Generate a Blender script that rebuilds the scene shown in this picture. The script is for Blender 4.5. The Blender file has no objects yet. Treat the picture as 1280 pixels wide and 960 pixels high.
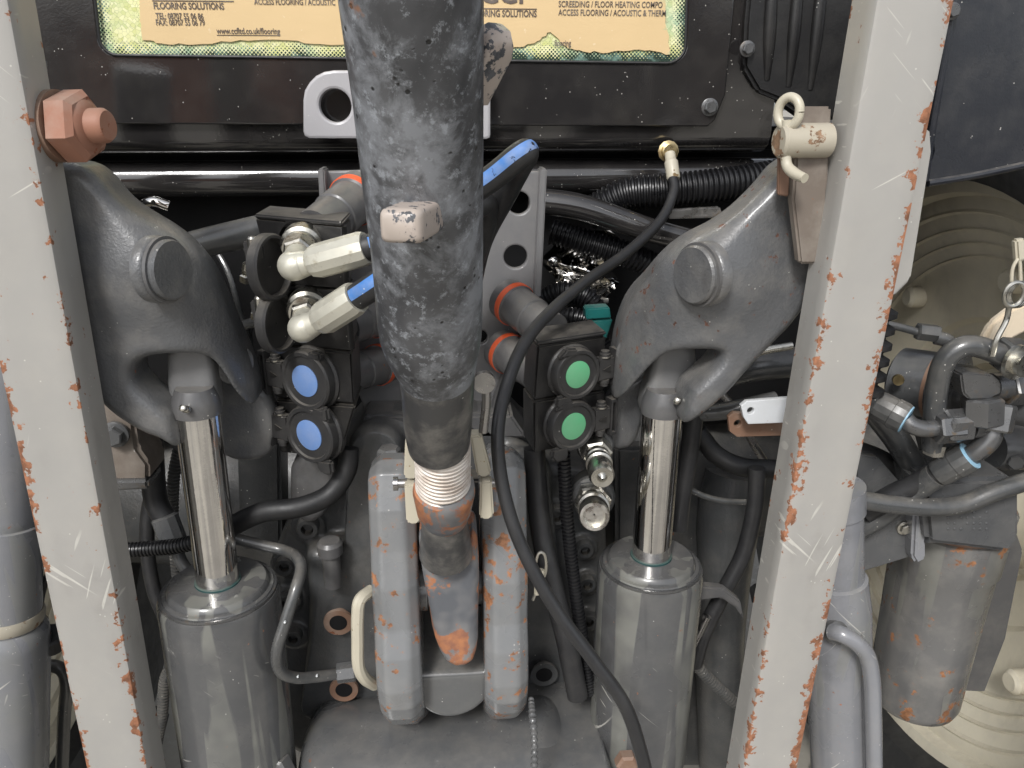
import bpy, bmesh, math, random
import numpy as np
from mathutils import Vector, Matrix, Euler
import openvdb
random.seed(7); rng = np.random.RandomState(7)
SC = bpy.context.scene
COL = SC.collection
R = math.radians

# ------------------------------------------------------------------ camera, world, sun, exposure
FPX, PITCH, YAW, CAMH = 967.0, R(20), R(4.5), 1.45
cam_d = bpy.data.cameras.new('camera'); cam = bpy.data.objects.new('camera', cam_d); COL.objects.link(cam)
cam_d.sensor_width = 36; cam_d.lens = 36 * FPX / 1280; cam_d.clip_start = 0.02; cam_d.clip_end = 500
cam.location = (0, 0, CAMH); cam.rotation_euler = (R(90) - PITCH, 0, -YAW)
SC.camera = cam
world = bpy.data.worlds.new('World'); SC.world = world; world.use_nodes = True
wn = world.node_tree.nodes; wl = world.node_tree.links; wn.clear()
sky = wn.new('ShaderNodeTexSky'); sky.sky_type = 'NISHITA'; sky.sun_disc = False
sky.sun_elevation = R(44); sky.sun_rotation = R(202); sky.air_density = 1.0; sky.dust_density = 2.0
hs = wn.new('ShaderNodeHueSaturation'); hs.inputs['Saturation'].default_value = 0.30
bg = wn.new('ShaderNodeBackground'); bg.inputs[1].default_value = 0.11
wo = wn.new('ShaderNodeOutputWorld')
wl.new(sky.outputs[0], hs.inputs['Color']); wl.new(hs.outputs[0], bg.inputs[0]); wl.new(bg.outputs[0], wo.inputs[0])
sun_d = bpy.data.lights.new('sun', 'SUN'); sun_d.energy = 1.5; sun_d.angle = R(12); sun_d.color = (1, .99, .975)
sun = bpy.data.objects.new('sun', sun_d); COL.objects.link(sun)
_el, _az = R(44), R(202)
sdir = Vector((math.sin(_az) * math.cos(_el), math.cos(_az) * math.cos(_el), math.sin(_el)))
sun.rotation_euler = (-sdir).to_track_quat('-Z', 'Y').to_euler(); sun.location = (0, -3, 6)
SC.view_settings.view_transform = 'Standard'; SC.view_settings.look = 'None'
SC.view_settings.exposure = 0.85; SC.view_settings.gamma = 1.0
SC.cycles.max_bounces = 6; SC.cycles.glossy_bounces = 4; SC.cycles.transmission_bounces = 4

# ------------------------------------------------------------------ placing helpers
def ray(px, py):
    u = (px - 640) / FPX; v = -(py - 480) / FPX
    fy = math.cos(PITCH) + v * math.sin(PITCH); fz = -math.sin(PITCH) + v * math.cos(PITCH)
    return u * math.cos(YAW) + fy * math.sin(YAW), -u * math.sin(YAW) + fy * math.cos(YAW), fz
def W(px, py, Y):
    x, y, z = ray(px, py); t = Y / y
    return Vector((x * t, Y, CAMH + z * t))
def mm(px, py, Y, n):                      # n pixels there, in metres
    return n * Y / ray(px, py)[1] / FPX
def plane_fit(px, py, Y, z=None): return W(px, py, Y)

# ------------------------------------------------------------------ objects
def wloc(o):
    l = Vector(o.location)
    while o.parent: o = o.parent; l = l + o.location
    return l
def thing(name, label, cat, loc, group=None):
    o = bpy.data.objects.new(name, None); COL.objects.link(o); o.location = loc
    o.empty_display_size = .02
    o['label'] = label; o['category'] = cat
    if group: o['group'] = group
    return o
def to_mesh(name, data, off, sharp=35, smooth=True):
    V, Fs = data[0], data[1]
    me = bpy.data.meshes.new(name)
    me.from_pydata([tuple(Vector(v) - off) for v in V], [], [tuple(f) for f in Fs])
    me.update()
    bm = bmesh.new(); bm.from_mesh(me)
    bmesh.ops.recalc_face_normals(bm, faces=bm.faces); bm.to_mesh(me); bm.free()
    if smooth:
        me.shade_smooth(); me.set_sharp_from_angle(angle=R(sharp))
    if len(data) > 2 and data[2] is not None:
        at = me.attributes.new('wear', 'FLOAT', 'POINT')
        at.data.foreach_set('value', np.asarray(data[2], dtype=np.float32))
    return me
def part(name, data, m, parent, label=None, sharp=35, smooth=True):
    me = to_mesh(name, data, wloc(parent), sharp, smooth); me.materials.append(m)
    o = bpy.data.objects.new(name, me); COL.objects.link(o); o.parent = parent
    if label: o['label'] = label
    return o
def solo(name, data, m, label, cat, group=None, sharp=35, kind=None, smooth=True):
    V = np.array([tuple(v) for v in data[0]])
    off = Vector(((V[:, 0].min() + V[:, 0].max()) / 2, (V[:, 1].min() + V[:, 1].max()) / 2, V[:, 2].min()))
    me = to_mesh(name, data, off, sharp, smooth); me.materials.append(m)
    o = bpy.data.objects.new(name, me); COL.objects.link(o); o.location = off
    if kind: o['kind'] = kind
    else:
        o['label'] = label; o['category'] = cat
    if group: o['group'] = group
    return o
def join(*ds):
    V, Fs = [], []
    for d in ds:
        n = len(V); V += [Vector(v) for v in d[0]]; Fs += [[i + n for i in f] for f in d[1]]
    return V, Fs
def from_bm(bm):
    bm.verts.index_update()
    d = ([v.co.copy() for v in bm.verts], [[v.index for v in f.verts] for f in bm.faces]); bm.free(); return d

def frame(n, up=Vector((0, 0, 1))):
    n = Vector(n).normalized()
    u = up.cross(n)
    if u.length < 1e-4: u = Vector((1, 0, 0))
    u.normalize(); v = n.cross(u)
    return u, v, n
def lathe(p0, axis, prof, seg=24, rot=0, closed=True, rad=None):
    """prof: [(distance along axis, radius)]; capped where the radius is > 0 at the ends"""
    u, v, n = frame(axis); p0 = Vector(p0)
    V, Fs = [], []
    for s, r in prof:
        for k in range(seg):
            a = 2 * math.pi * k / seg + rot
            V.append(p0 + n * s + (u * math.cos(a) + v * math.sin(a)) * max(r, 1e-5))
    for i in range(len(prof) - 1):
        for k in range(seg):
            k2 = (k + 1) % seg
            Fs.append((i * seg + k, i * seg + k2, (i + 1) * seg + k2, (i + 1) * seg + k))
    if closed:
        Fs.append(tuple(range(seg))); Fs.append(tuple((len(prof) - 1) * seg + k for k in range(seg)))
    return V, Fs
def spline(pts, n=8):
    P = [Vector(p) for p in pts]
    P = [P[0] * 2 - P[1]] + P + [P[-1] * 2 - P[-2]]
    out = []
    for i in range(1, len(P) - 2):
        a, b, c, d = P[i - 1:i + 3]
        for k in range(n):
            t = k / n
            out.append(.5 * ((2 * b) + (c - a) * t + (2 * a - 5 * b + 4 * c - d) * t * t + (3 * b - a - 3 * c + d) * t ** 3))
    out.append(P[-2]); return out
def resample(pts, step):
    L = [0]
    for a, b in zip(pts, pts[1:]): L.append(L[-1] + (b - a).length)
    n = max(2, int(L[-1] / step)); out = []; j = 0
    for i in range(n + 1):
        s = L[-1] * i / n
        while j < len(L) - 2 and L[j + 1] < s: j += 1
        t = (s - L[j]) / max(1e-9, L[j + 1] - L[j]); out.append(pts[j].lerp(pts[j + 1], t))
    return out, L[-1]
def frames(P, ref=None):
    T = [(P[min(i + 1, len(P) - 1)] - P[max(i - 1, 0)]).normalized() for i in range(len(P))]
    u = ref if ref is not None else Vector((0, -1, 0)); out = []
    for t in T:
        u = u - t * u.dot(t)
        if u.length < 1e-4: u = t.orthogonal()
        u.normalize(); out.append((t, u, t.cross(u)))
    return out
def tube(pts, r, seg=14, n=8, corr=None, smooth=True, arc=None, lift=0):
    """pts world points; r number or list over points; corr=(pitch, depth) for corrugated; arc=(a0,a1) only a strip facing the camera"""
    rr = r if isinstance(r, (list, tuple)) else [r] * len(pts)
    P = spline(pts, n) if smooth else [Vector(p) for p in pts]
    R4 = spline([Vector((x, 0, 0)) for x in rr], n) if smooth else [Vector((x, 0, 0)) for x in rr]
    RR = [x.x for x in R4]
    if corr:
        Q, L = resample(P, corr[0] / 4); k = len(Q)
        RR = [RR[min(len(RR) - 1, int(i / k * len(RR)))] + corr[1] * (.5 if i % 4 < 2 else -.5) for i in range(k)]; P = Q
    Fr = frames(P); V, Fs = [], []
    a0, a1 = arc or (0, 2 * math.pi); m = seg if not arc else seg + 1
    for p, (t, u, v), q in zip(P, Fr, RR):
        for k in range(m):
            a = a0 + (a1 - a0) * k / seg
            V.append(p + (u * math.cos(a) + v * math.sin(a)) * (q + lift))
    for i in range(len(P) - 1):
        for k in range(seg):
            k2 = (k + 1) % m if not arc else k + 1
            Fs.append((i * m + k, i * m + k2, (i + 1) * m + k2, (i + 1) * m + k))
    if not arc:
        Fs.append(tuple(range(m))); Fs.append(tuple((len(P) - 1) * m + k for k in range(m)))
    return V, Fs
def ptube(pp, r, **k):                      # pp: (px, py, Y)
    return tube([W(*p) for p in pp], r, **k)
def prism(poly, vec, bev=.002, seg=2):
    bm = bmesh.new(); vec = Vector(vec)
    a = [bm.verts.new(Vector(p)) for p in poly]; b = [bm.verts.new(Vector(p) + vec) for p in poly]
    bm.faces.new(a); bm.faces.new(b[::-1]); n = len(poly)
    for i in range(n): bm.faces.new((a[i], a[(i + 1) % n], b[(i + 1) % n], b[i]))
    bmesh.ops.recalc_face_normals(bm, faces=bm.faces)
    if bev:
        es = [e for e in bm.edges if e.calc_length() > bev * 2.2 and len(e.link_faces) == 2 and e.calc_face_angle(0) > R(20)]
        bmesh.ops.bevel(bm, geom=es, offset=bev, segments=seg, affect='EDGES', clamp_overlap=True)
    return from_bm(bm)
def pprism(pp, Y, depth, bev=.002, vec=None, seg=2):      # pixel outline at Y, thickness away from the camera
    return prism([W(p[0], p[1], p[2] if len(p) > 2 else Y) for p in pp], vec if vec is not None else (0, depth, 0), bev, seg)
def box(c, size, bev=.002, rot=None, seg=2):
    c = Vector(c); sx, sy, sz = [s / 2 for s in size]; M = rot or Matrix.Identity(3)
    return prism([c + M @ Vector(q) for q in ((-sx, -sy, -sz), (sx, -sy, -sz), (sx, -sy, sz), (-sx, -sy, sz))], M @ Vector((0, 2 * sy, 0)), bev, seg)
def plate(o, u, v, outline, holes, th, bev=.0015, res=1):
    """flat plate with real holes: outline and holes in metres in the (u, v) frame at o; thickness along -(u x v) both ways"""
    cu = bpy.data.curves.new('tmp', 'CURVE'); cu.dimensions = '2D'; cu.fill_mode = 'BOTH'
    cu.extrude = max(1e-5, th / 2 - bev); cu.bevel_depth = bev; cu.bevel_resolution = res; cu.offset = -bev
    for loop in [outline] + list(holes):
        s = cu.splines.new('POLY'); s.points.add(len(loop) - 1)
        for p, q in zip(s.points, loop): p.co = (q[0], q[1], 0, 1)
        s.use_cyclic_u = True
    ob = bpy.data.objects.new('tmp', cu); me = bpy.data.meshes.new_from_object(ob)
    u = Vector(u).normalized(); v = Vector(v).normalized(); w = u.cross(v)
    V = [Vector(o) + u * p.co.x + v * p.co.y + w * p.co.z for p in me.vertices]; Fs = [list(f.vertices) for f in me.polygons]
    bpy.data.objects.remove(ob); bpy.data.curves.remove(cu); bpy.data.meshes.remove(me)
    return V, Fs
def circ(x, y, r, n=24, ry=None): return [(x + r * math.cos(2 * math.pi * k / n), y + (ry or r) * math.sin(2 * math.pi * k / n)) for k in range(n)]
def pplate(pp, holes, Y, th, bev=.0015):     # outline in pixels at plane Y, holes (px, py, radius px)
    o = W(pp[0][0], pp[0][1], Y); f = lambda p: ((W(p[0], p[1], Y) - o).x, (W(p[0], p[1], Y) - o).z)
    hh = []
    for h in holes:
        c = f(h); r = mm(h[0], h[1], Y, h[2]); hh.append(circ(c[0], c[1], r, 28, r * (h[3] if len(h) > 3 else 1)))
    return plate(o, (1, 0, 0), (0, 0, 1), [f(p) for p in pp], hh, th, bev)

# ------------------------------------------------------------------ signed distance modelling for castings
def poly_sdf(P, X, Z):
    d = np.full(X.shape, 1e9); inside = np.zeros(X.shape, bool); n = len(P)
    for i in range(n):
        ax, az = P[i]; bx, bz = P[(i + 1) % n]; ex, ez = bx - ax, bz - az
        t = np.clip(((X - ax) * ex + (Z - az) * ez) / (ex * ex + ez * ez + 1e-12), 0, 1)
        d = np.minimum(d, (X - ax - t * ex) ** 2 + (Z - az - t * ez) ** 2)
        c = ((az > Z) != (bz > Z)) & (X < (bx - ax) * (Z - az) / ((bz - az) + 1e-12) + ax); inside ^= c
    d = np.sqrt(d); return np.where(inside, -d, d)
def sm_poly(P, it=2):
    for _ in range(it):
        Q = []
        for i in range(len(P)):
            a, b = P[i], P[(i + 1) % len(P)]
            Q += [(a[0] * .75 + b[0] * .25, a[1] * .75 + b[1] * .25), (a[0] * .25 + b[0] * .75, a[1] * .25 + b[1] * .75)]
        P = Q
    return P
def rext(d2, dy, r):
    a, b = d2 + r, dy + r
    return np.sqrt(np.maximum(a, 0) ** 2 + np.maximum(b, 0) ** 2) + np.minimum(np.maximum(a, b), 0) - r
def smin(a, b, k):
    h = np.clip(.5 + .5 * (b - a) / k, 0, 1); return b * (1 - h) + a * h - k * h * (1 - h)
def smax(a, b, k): return -smin(-a, -b, k)
def capsule(X, Y, Z, a, b, r):
    a = Vector(a); b = Vector(b); e = b - a; l = e.length_squared
    t = np.clip(((X - a.x) * e.x + (Y - a.y) * e.y + (Z - a.z) * e.z) / l, 0, 1)
    return np.sqrt((X - a.x - t * e.x) ** 2 + (Y - a.y - t * e.y) ** 2 + (Z - a.z - t * e.z) ** 2) - r
def cylinder(X, Y, Z, a, b, r, rd=.002):
    a = Vector(a); b = Vector(b); e = b - a; L = e.length; e = e / L
    t = (X - a.x) * e.x + (Y - a.y) * e.y + (Z - a.z) * e.z
    q = np.sqrt(np.maximum((X - a.x) ** 2 + (Y - a.y) ** 2 + (Z - a.z) ** 2 - t * t, 0))
    return rext(q - r, np.abs(t - L / 2) - L / 2, rd)
def sbox(X, Y, Z, c, s, r=.004):
    a = np.abs(X - c[0]) - s[0] / 2 + r; b = np.abs(Y - c[1]) - s[1] / 2 + r; d = np.abs(Z - c[2]) - s[2] / 2 + r
    return np.sqrt(np.maximum(a, 0) ** 2 + np.maximum(b, 0) ** 2 + np.maximum(d, 0) ** 2) + np.minimum(np.maximum(np.maximum(a, b), d), 0) - r
def sdf(fn, lo, hi, res=.0025):
    lo = np.array(lo, float) - res * 3; hi = np.array(hi, float) + res * 3
    n = np.ceil((hi - lo) / res).astype(int) + 1
    ax = [lo[i] + res * np.arange(n[i]) for i in range(3)]
    X, Y, Z = np.meshgrid(*ax, indexing='ij', sparse=False)
    D = fn(X, Y, Z).astype(np.float32)
    D[0], D[-1] = 1, 1; D[:, 0], D[:, -1] = 1, 1; D[:, :, 0], D[:, :, -1] = 1, 1
    g = openvdb.FloatGrid(1.0); g.copyFromArray(np.ascontiguousarray(np.clip(D, -.05, 1)))
    P, Q = g.convertToQuads(0.0)
    P = P * res + lo
    return [Vector(p) for p in P.tolist()], Q.tolist()
def xz(pp, Y): return [((lambda w: (w.x, w.z))(W(p[0], p[1], p[2] if len(p) > 2 else Y))) for p in pp]
def slab(pp, Y, th, r, res=.0025, smooth=2, extra=None):
    P = sm_poly(xz(pp, Y), smooth) if smooth else xz(pp, Y); A = np.array(P)
    def fn(X, Yy, Z):
        d2 = poly_sdf(P, X[:, 0, :], Z[:, 0, :])[:, None, :]
        d = rext(d2 + 0 * X, np.abs(Yy - Y - th / 2) - th / 2, r)
        return extra(d, X, Yy, Z) if extra else d
    return sdf(fn, (A[:, 0].min(), Y - .03, A[:, 1].min()), (A[:, 0].max(), Y + th + .01, A[:, 1].max()), res)

# ------------------------------------------------------------------ materials
class NT:
    def __init__(s, name):
        s.m = bpy.data.materials.new(name); s.m.use_nodes = True; s.t = s.m.node_tree; s.n = s.t.nodes
        s.b = s.n['Principled BSDF']; s.tc = s.n.new('ShaderNodeTexCoord').outputs['Object']
    def put(s, sock, v):
        if hasattr(v, 'is_output'): s.t.links.new(v, sock)
        elif isinstance(v, (tuple, list)) and len(v) == 3 and sock.type == 'RGBA': sock.default_value = (*v, 1)
        else: sock.default_value = v
    def set(s, **k):
        for a, v in k.items(): s.put(s.b.inputs[a.replace('_', ' ')], v)
    def map(s, sc=(1, 1, 1), rot=(0, 0, 0), loc=(0, 0, 0)):
        q = s.n.new('ShaderNodeMapping'); s.put(q.inputs[0], s.tc); q.inputs['Scale'].default_value = sc
        q.inputs['Rotation'].default_value = rot; q.inputs['Location'].default_value = loc; return q.outputs[0]
    def noise(s, scale, detail=3, rough=.55, vec=None, dist=0):
        q = s.n.new('ShaderNodeTexNoise'); s.put(q.inputs['Vector'], vec or s.tc)
        q.inputs['Scale'].default_value = scale; q.inputs['Detail'].default_value = detail
        q.inputs['Roughness'].default_value = rough; q.inputs['Distortion'].default_value = dist; return q.outputs['Fac']
    def vor(s, scale, feat='F1', vec=None, rnd=1.0, out='Distance'):
        q = s.n.new('ShaderNodeTexVoronoi'); q.feature = feat; s.put(q.inputs['Vector'], vec or s.tc)
        q.inputs['Scale'].default_value = scale; q.inputs['Randomness'].default_value = rnd; return q.outputs[out]
    def ramp(s, f, a, b, va=0., vb=1.):
        q = s.n.new('ShaderNodeMapRange'); s.put(q.inputs[0], f)
        for i, v in enumerate((a, b, va, vb)): s.put(q.inputs[i + 1], v)
        return q.outputs[0]
    def math(s, op, a, b=0., c=0.):
        q = s.n.new('ShaderNodeMath'); q.operation = op
        for i, v in enumerate((a, b, c)): s.put(q.inputs[i], v)
        return q.outputs[0]
    def mix(s, f, a, b):
        q = s.n.new('ShaderNodeMix'); q.data_type = 'RGBA'; s.put(q.inputs[0], f); s.put(q.inputs[6], a); s.put(q.inputs[7], b); return q.outputs[2]
    def attr(s, name):
        q = s.n.new('ShaderNodeAttribute'); q.attribute_name = name; return q.outputs['Fac']
    def bump(s, h, strength=.3, dist=.001, nrm=None):
        q = s.n.new('ShaderNodeBump'); q.inputs['Strength'].default_value = strength; q.inputs['Distance'].default_value = dist
        s.put(q.inputs['Height'], h)
        if nrm is not None: s.put(q.inputs['Normal'], nrm)
        return q.outputs[0]
def s_map(t, rot, loc):
    return t.map((1, 1, 1), rot, loc)
def paint(name, base, rough=.38, top=.35, cs=1.0, streak=0, chips=.0, scratch=.0, specks=.3, dust=.15, coat=.3, grain=.0004, wear=False, rust=(.40, .13, .045), prime=None, spec=.5, big=1.0):
    """chips 0..1 amount of rust spots; wear=True reads the 'wear' vertex attribute for worn edges"""
    t = NT(name)
    v = t.noise(7 * big, 4); c = t.mix(t.ramp(v, .35, .65, 0, .55), base, tuple(x * .78 for x in base))
    d = t.noise(22, 5, .65); c = t.mix(t.ramp(d, .45, .75, 0, dust), c, (.42, .39, .34))
    rg = t.ramp(t.noise(14, 4), .3, .7, rough - .08, rough + .12)
    if streak:  # pale upright streaks: reflections put into the colour, with some drip dirt
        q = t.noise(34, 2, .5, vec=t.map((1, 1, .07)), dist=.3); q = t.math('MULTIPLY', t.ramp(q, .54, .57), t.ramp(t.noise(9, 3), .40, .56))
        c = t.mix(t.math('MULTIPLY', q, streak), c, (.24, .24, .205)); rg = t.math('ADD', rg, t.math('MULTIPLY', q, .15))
    if specks:
        sp = t.math('LESS_THAN', t.vor(190), .13); sp = t.math('MULTIPLY', sp, t.math('GREATER_THAN', t.noise(60, 1), .72 - .17 * specks))
        c = t.mix(t.math('MULTIPLY', sp, .6), c, (.62, .60, .55))
    if scratch:
        for k, (ro, sc) in enumerate(((.5, 1.), (-.75, 1.3), (1.2, .8))):
            r1 = s_map(t, (.0, ro, .3 * k), (1.7 * k, .3, 0)); r2 = t.n.new('ShaderNodeMapping'); t.put(r2.inputs[0], r1); r2.inputs['Scale'].default_value = (1.6, 9, 70)
            g = t.noise(4.0 * sc, 1, .4, vec=r2.outputs[0], dist=.15)
            g = t.ramp(g, .745 - .02 * scratch, .765 - .02 * scratch, 0, .6)
            g = t.math('MULTIPLY', g, t.ramp(t.noise(7 + k, 2, vec=s_map(t, (0, 0, 0), (k * 3., 1, k))), .52, .60))
            c = t.mix(g, c, (.62, .60, .54))
    if top:
        gn = t.n.new('ShaderNodeNewGeometry').outputs['Normal']; sz_ = t.n.new('ShaderNodeSeparateXYZ'); t.put(sz_.inputs[0], gn)
        dt = t.math('MULTIPLY', t.ramp(sz_.outputs[2], .35, .95), t.ramp(t.noise(38, 5, .7), .36, .66, .1, 1))
        c = t.mix(t.math('MULTIPLY', dt, top), c, (.30, .27, .225)); rg = t.math('ADD', rg, t.math('MULTIPLY', dt, .3 * top))
        gs = t.math('MULTIPLY', t.ramp(t.noise(5.5, 4, .7, vec=t.map((1, 1, .5), loc=(4, 1, 7))), .54, .66), t.ramp(t.noise(60, 5, .7), .35, .6)); c = t.mix(t.math('MULTIPLY', gs, .5), c, tuple(x * .42 + y for x, y in zip(base, (.012, .008, .004))))
    cm = None
    if chips or wear:
        n1 = t.noise(105 * cs, 6, .62); n2 = t.noise(17 * cs, 3, .6)
        m = t.math('ADD', t.math('MULTIPLY', n1, .75), t.math('MULTIPLY', n2, .25))
        if wear: m = t.math('ADD', m, t.math('MULTIPLY', t.attr('wear'), t.ramp(t.noise(8, 6, .8), .39, .60, -.03, .29)))
        thr = .685 - .17 * chips
        cm = t.ramp(m, thr, thr + .012)
        halo = t.ramp(m, thr - .022, thr, 0, .35); c = t.mix(halo, c, tuple(.5 * a + .5 * b for a, b in zip(base, rust)))
        rc = t.mix(t.ramp(t.noise(90, 5, .7), .40, .62), rust, tuple(x * .42 for x in rust))
        c = t.mix(cm, c, rc); rg = t.math('ADD', t.math('MULTIPLY', cm, .4), rg)
    h = t.noise(420, 2)
    if cm is not None: h = t.math('ADD', t.math('MULTIPLY', h, .4), t.math('MULTIPLY', cm, t.ramp(t.noise(300, 3), 0, 1, -1.2, .4)))
    nb = t.bump(h, .35, grain); nb = t.bump(t.noise(28, 3), .25, .0012, nb)
    if grain > .0008: nb = t.bump(t.noise(210, 3, .7), .55, .0009, nb)
    t.set(Base_Color=c, Roughness=rg, Normal=nb, Coat_Weight=coat, Coat_Roughness=.12, Specular_IOR_Level=spec)
    return t.m
def metal(name, base, rough=.2, streak=0., dirt=0., metallic=1., aniso=0., grime=(.10, .07, .04)):
    t = NT(name); c = t.mix(t.ramp(t.noise(30, 4), .3, .7), base, tuple(x * .8 for x in base))
    m = metallic
    if dirt:
        k = t.ramp(t.noise(55, 5, .65), .62 - .2 * dirt, .70 - .1 * dirt, 0, .85); c = t.mix(k, c, grime); m = t.math('SUBTRACT', metallic, t.math('MULTIPLY', k, metallic * .8))
    nz = t.noise(110, 3)
    t.set(Base_Color=c, Metallic=m, Roughness=t.ramp(nz, .3, .7, rough * .7, rough * 1.4), Normal=t.bump(t.noise(250, 3), .12, .0005))
    return t.m
def rubber(name, base=(.009, .009, .0095), rough=.5, dusty=.15):
    t = NT(name); c = t.mix(t.ramp(t.noise(35, 5, .7), .45, .8, 0, dusty), base, (.10, .095, .088))
    t.set(Base_Color=c, Roughness=t.ramp(t.noise(40, 3), .3, .7, rough - .1, rough + .15), Normal=t.bump(t.noise(500, 2), .3, .0004)); return t.m

M = {}
M['bar'] = paint('worn light grey bar paint', (.345, .333, .310), .38, cs=.85, chips=.22, scratch=.9, specks=.6, dust=.22, coat=.1, wear=True, rust=(.36, .155, .08))
M['grey'] = paint('dark grey paint', (.085, .087, .089), .26, top=.15, chips=.06, specks=.4, dust=.10, coat=.35)
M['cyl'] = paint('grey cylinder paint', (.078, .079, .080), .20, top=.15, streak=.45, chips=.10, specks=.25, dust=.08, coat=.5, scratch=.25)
M['arm'] = paint('grey cast iron paint', (.10, .102, .105), .34, chips=.03, specks=.3, dust=.22, coat=.25, grain=.0016)
M['arm_chip'] = paint('grey chipped cast paint', (.10, .102, .105), .34, chips=.42, cs=.7, specks=.3, dust=.22, coat=.25, grain=.0016, rust=(.16, .075, .05))
M['clevis'] = paint('chipped grey bracket paint', (.19, .195, .198), .25, cs=.6, top=.25, chips=.70, specks=.4, dust=.15, coat=.3, rust=(.36, .165, .08))
M['house'] = paint('dark housing paint', (.065, .067, .068), .36, chips=.05, specks=.35, dust=.12, coat=.2, grain=.001)
M['tube2'] = paint('light grey tube paint', (.22, .225, .24), .22, streak=.35, chips=.16, specks=.8, dust=.15, coat=.5, scratch=.3)
M['lug'] = paint('pale grey lug paint', (.40, .39, .40), .45, chips=.0, specks=.2, dust=.1, coat=.1)
M['eye'] = paint('mid grey rod eye', (.17, .17, .17), .4, chips=.1, specks=.3, dust=.15, coat=.3)
M['gloss'] = paint('fresh glossy grey paint', (.11, .112, .112), .16, chips=0, specks=.2, dust=.08, coat=.8)
M['sleeve'] = paint('scuffed dark sleeve', (.042, .042, .043), .4, chips=.05, specks=.2, dust=.5, coat=.2, rust=(.2, .13, .08))
M['pinm'] = paint('stained pin steel', (.42, .38, .30), .4, cs=.5, chips=.9, dust=.3, coat=.1, rust=(.28, .17, .10))
M['brkt2'] = paint('mid grey plate paint', (.17, .168, .17), .36, chips=.04, dust=.15, coat=.3)
M['brkt'] = paint('mid grey bracket paint', (.095, .094, .095), .36, chips=.03, specks=.3, dust=.15, coat=.3)
M['filter'] = paint('filter can paint', (.14, .138, .135), .24, streak=.5, cs=.4, chips=.62, specks=.3, dust=.25, coat=.3, rust=(.36, .16, .07))
M['pipe'] = paint('dark pipe paint', (.055, .057, .058), .30, chips=.0, specks=.8, dust=.15, coat=.45)
M['cab'] = paint('gloss black cab paint', top=0, base=(.022, .0205, .0205), rough=.06, chips=.0, specks=.7, dust=.04, coat=1.0, grain=.0002)
M['fend'] = paint('dark blue black fender', (.016, .018, .024), .30, chips=.0, specks=.5, dust=.06, coat=.2)
M['gap_shade'] = paint('gap shade black', (.009, .009, .0095), .6, chips=.0, specks=.0, dust=.0, coat=0, spec=.2)  # near black put into the colour for shade in gaps and recesses
M['black'] = paint('black plastic', (.011, .0105, .0105), .40, chips=.0, specks=.25, dust=.04, coat=.05, grain=.0006)
M['cap'] = paint('charcoal plastic', (.026, .0255, .026), .42, chips=.0, specks=.2, dust=.06, coat=.05)
M['rub'] = rubber('rubber hose'); M['rub2'] = rubber('dusty hose', (.020, .020, .021), .42, .25)
M['cable'] = rubber('cable sheath', (.020, .020, .021), .38, .15)
M['corr'] = rubber('corrugated conduit', (.008, .008, .009), .33, .06)
M['chrome'] = metal('chrome rod', (.80, .78, .75), .07)
M['zinc'] = metal('zinc fitting', (.62, .60, .54), .30, dirt=.15)
M['zincd'] = metal('dull zinc sleeve', (.62, .60, .51), .42, dirt=.1, metallic=.45, grime=(.3, .27, .2))
M['steel'] = metal('worn steel', (.42, .41, .40), .3, dirt=.45)
M['darksteel'] = metal('dark fitting steel', (.17, .17, .17), .32, dirt=.3, metallic=.7)
M['brass'] = metal('brass fitting', (.66, .52, .28), .32, dirt=.25)
M['cream'] = paint('cream zinc latch', (.50, .46, .36), .45, chips=.45, specks=.3, dust=.2, coat=.1, rust=(.25, .17, .08))
M['rustnut'] = paint('rusty copper nut', (.33, .155, .10), .5, cs=.6, chips=.5, specks=.2, dust=.4, coat=0, rust=(.30, .10, .05))
M['rustpl'] = paint('rusty plate', (.20, .115, .075), .6, chips=.4, specks=.2, dust=.3, coat=0, rust=(.26, .10, .05))
M['brown'] = paint('muddy brown paint', (.17, .14, .115), .6, chips=.2, specks=.3, dust=.4, coat=0)
M['whitepl'] = paint('white worn paint', (.62, .64, .66), .4, chips=.15, specks=.3, dust=.3, coat=.1)
M['orange'] = paint('orange seal', top=0, base=(.75, .11, .03), rough=.45, chips=0, specks=.2, dust=.1, coat=.1)
M['blue'] = paint('blue print', top=0, base=(.055, .19, .50), rough=.5, chips=.5, rust=(.02, .02, .022), specks=.5, dust=.5, coat=0)
M['bluecap'] = paint('blue cap sticker', top=0, base=(.13, .24, .50), rough=.5, chips=0, specks=0, dust=.25, coat=0)
M['greencap'] = paint('green cap sticker', top=0, base=(.13, .50, .24), rough=.5, chips=0, specks=0, dust=.2, coat=0)
M['ltblue'] = paint('pale blue ring', top=0, base=(.28, .50, .66), rough=.5, chips=0, specks=.2, dust=.2)
M['seal'] = paint('dark teal seal', (.006, .05, .05), .35, chips=0, specks=0, dust=.05)
M['teal'] = paint('teal plastic plug', (.01, .14, .13), .4, chips=0, specks=.1, dust=.05)
M['rim'] = paint('cream rim paint', (.78, .72, .57), .36, chips=0, specks=.5, dust=.25, coat=.2)
M['tyre'] = rubber('tyre rubber', (.02, .02, .02), .65, .3)
M['ink'] = paint('print ink', top=0, base=(.10, .075, .06), rough=.6, chips=0, specks=0, dust=.5, coat=0)
M['whiteink'] = paint('pale print', top=0, base=(.6, .62, .62), rough=.6, chips=0, specks=0, dust=0, coat=0)
M['strap'] = paint('cream strap', (.66, .56, .42), .6, chips=0, specks=.2, dust=.2, coat=0)

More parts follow.
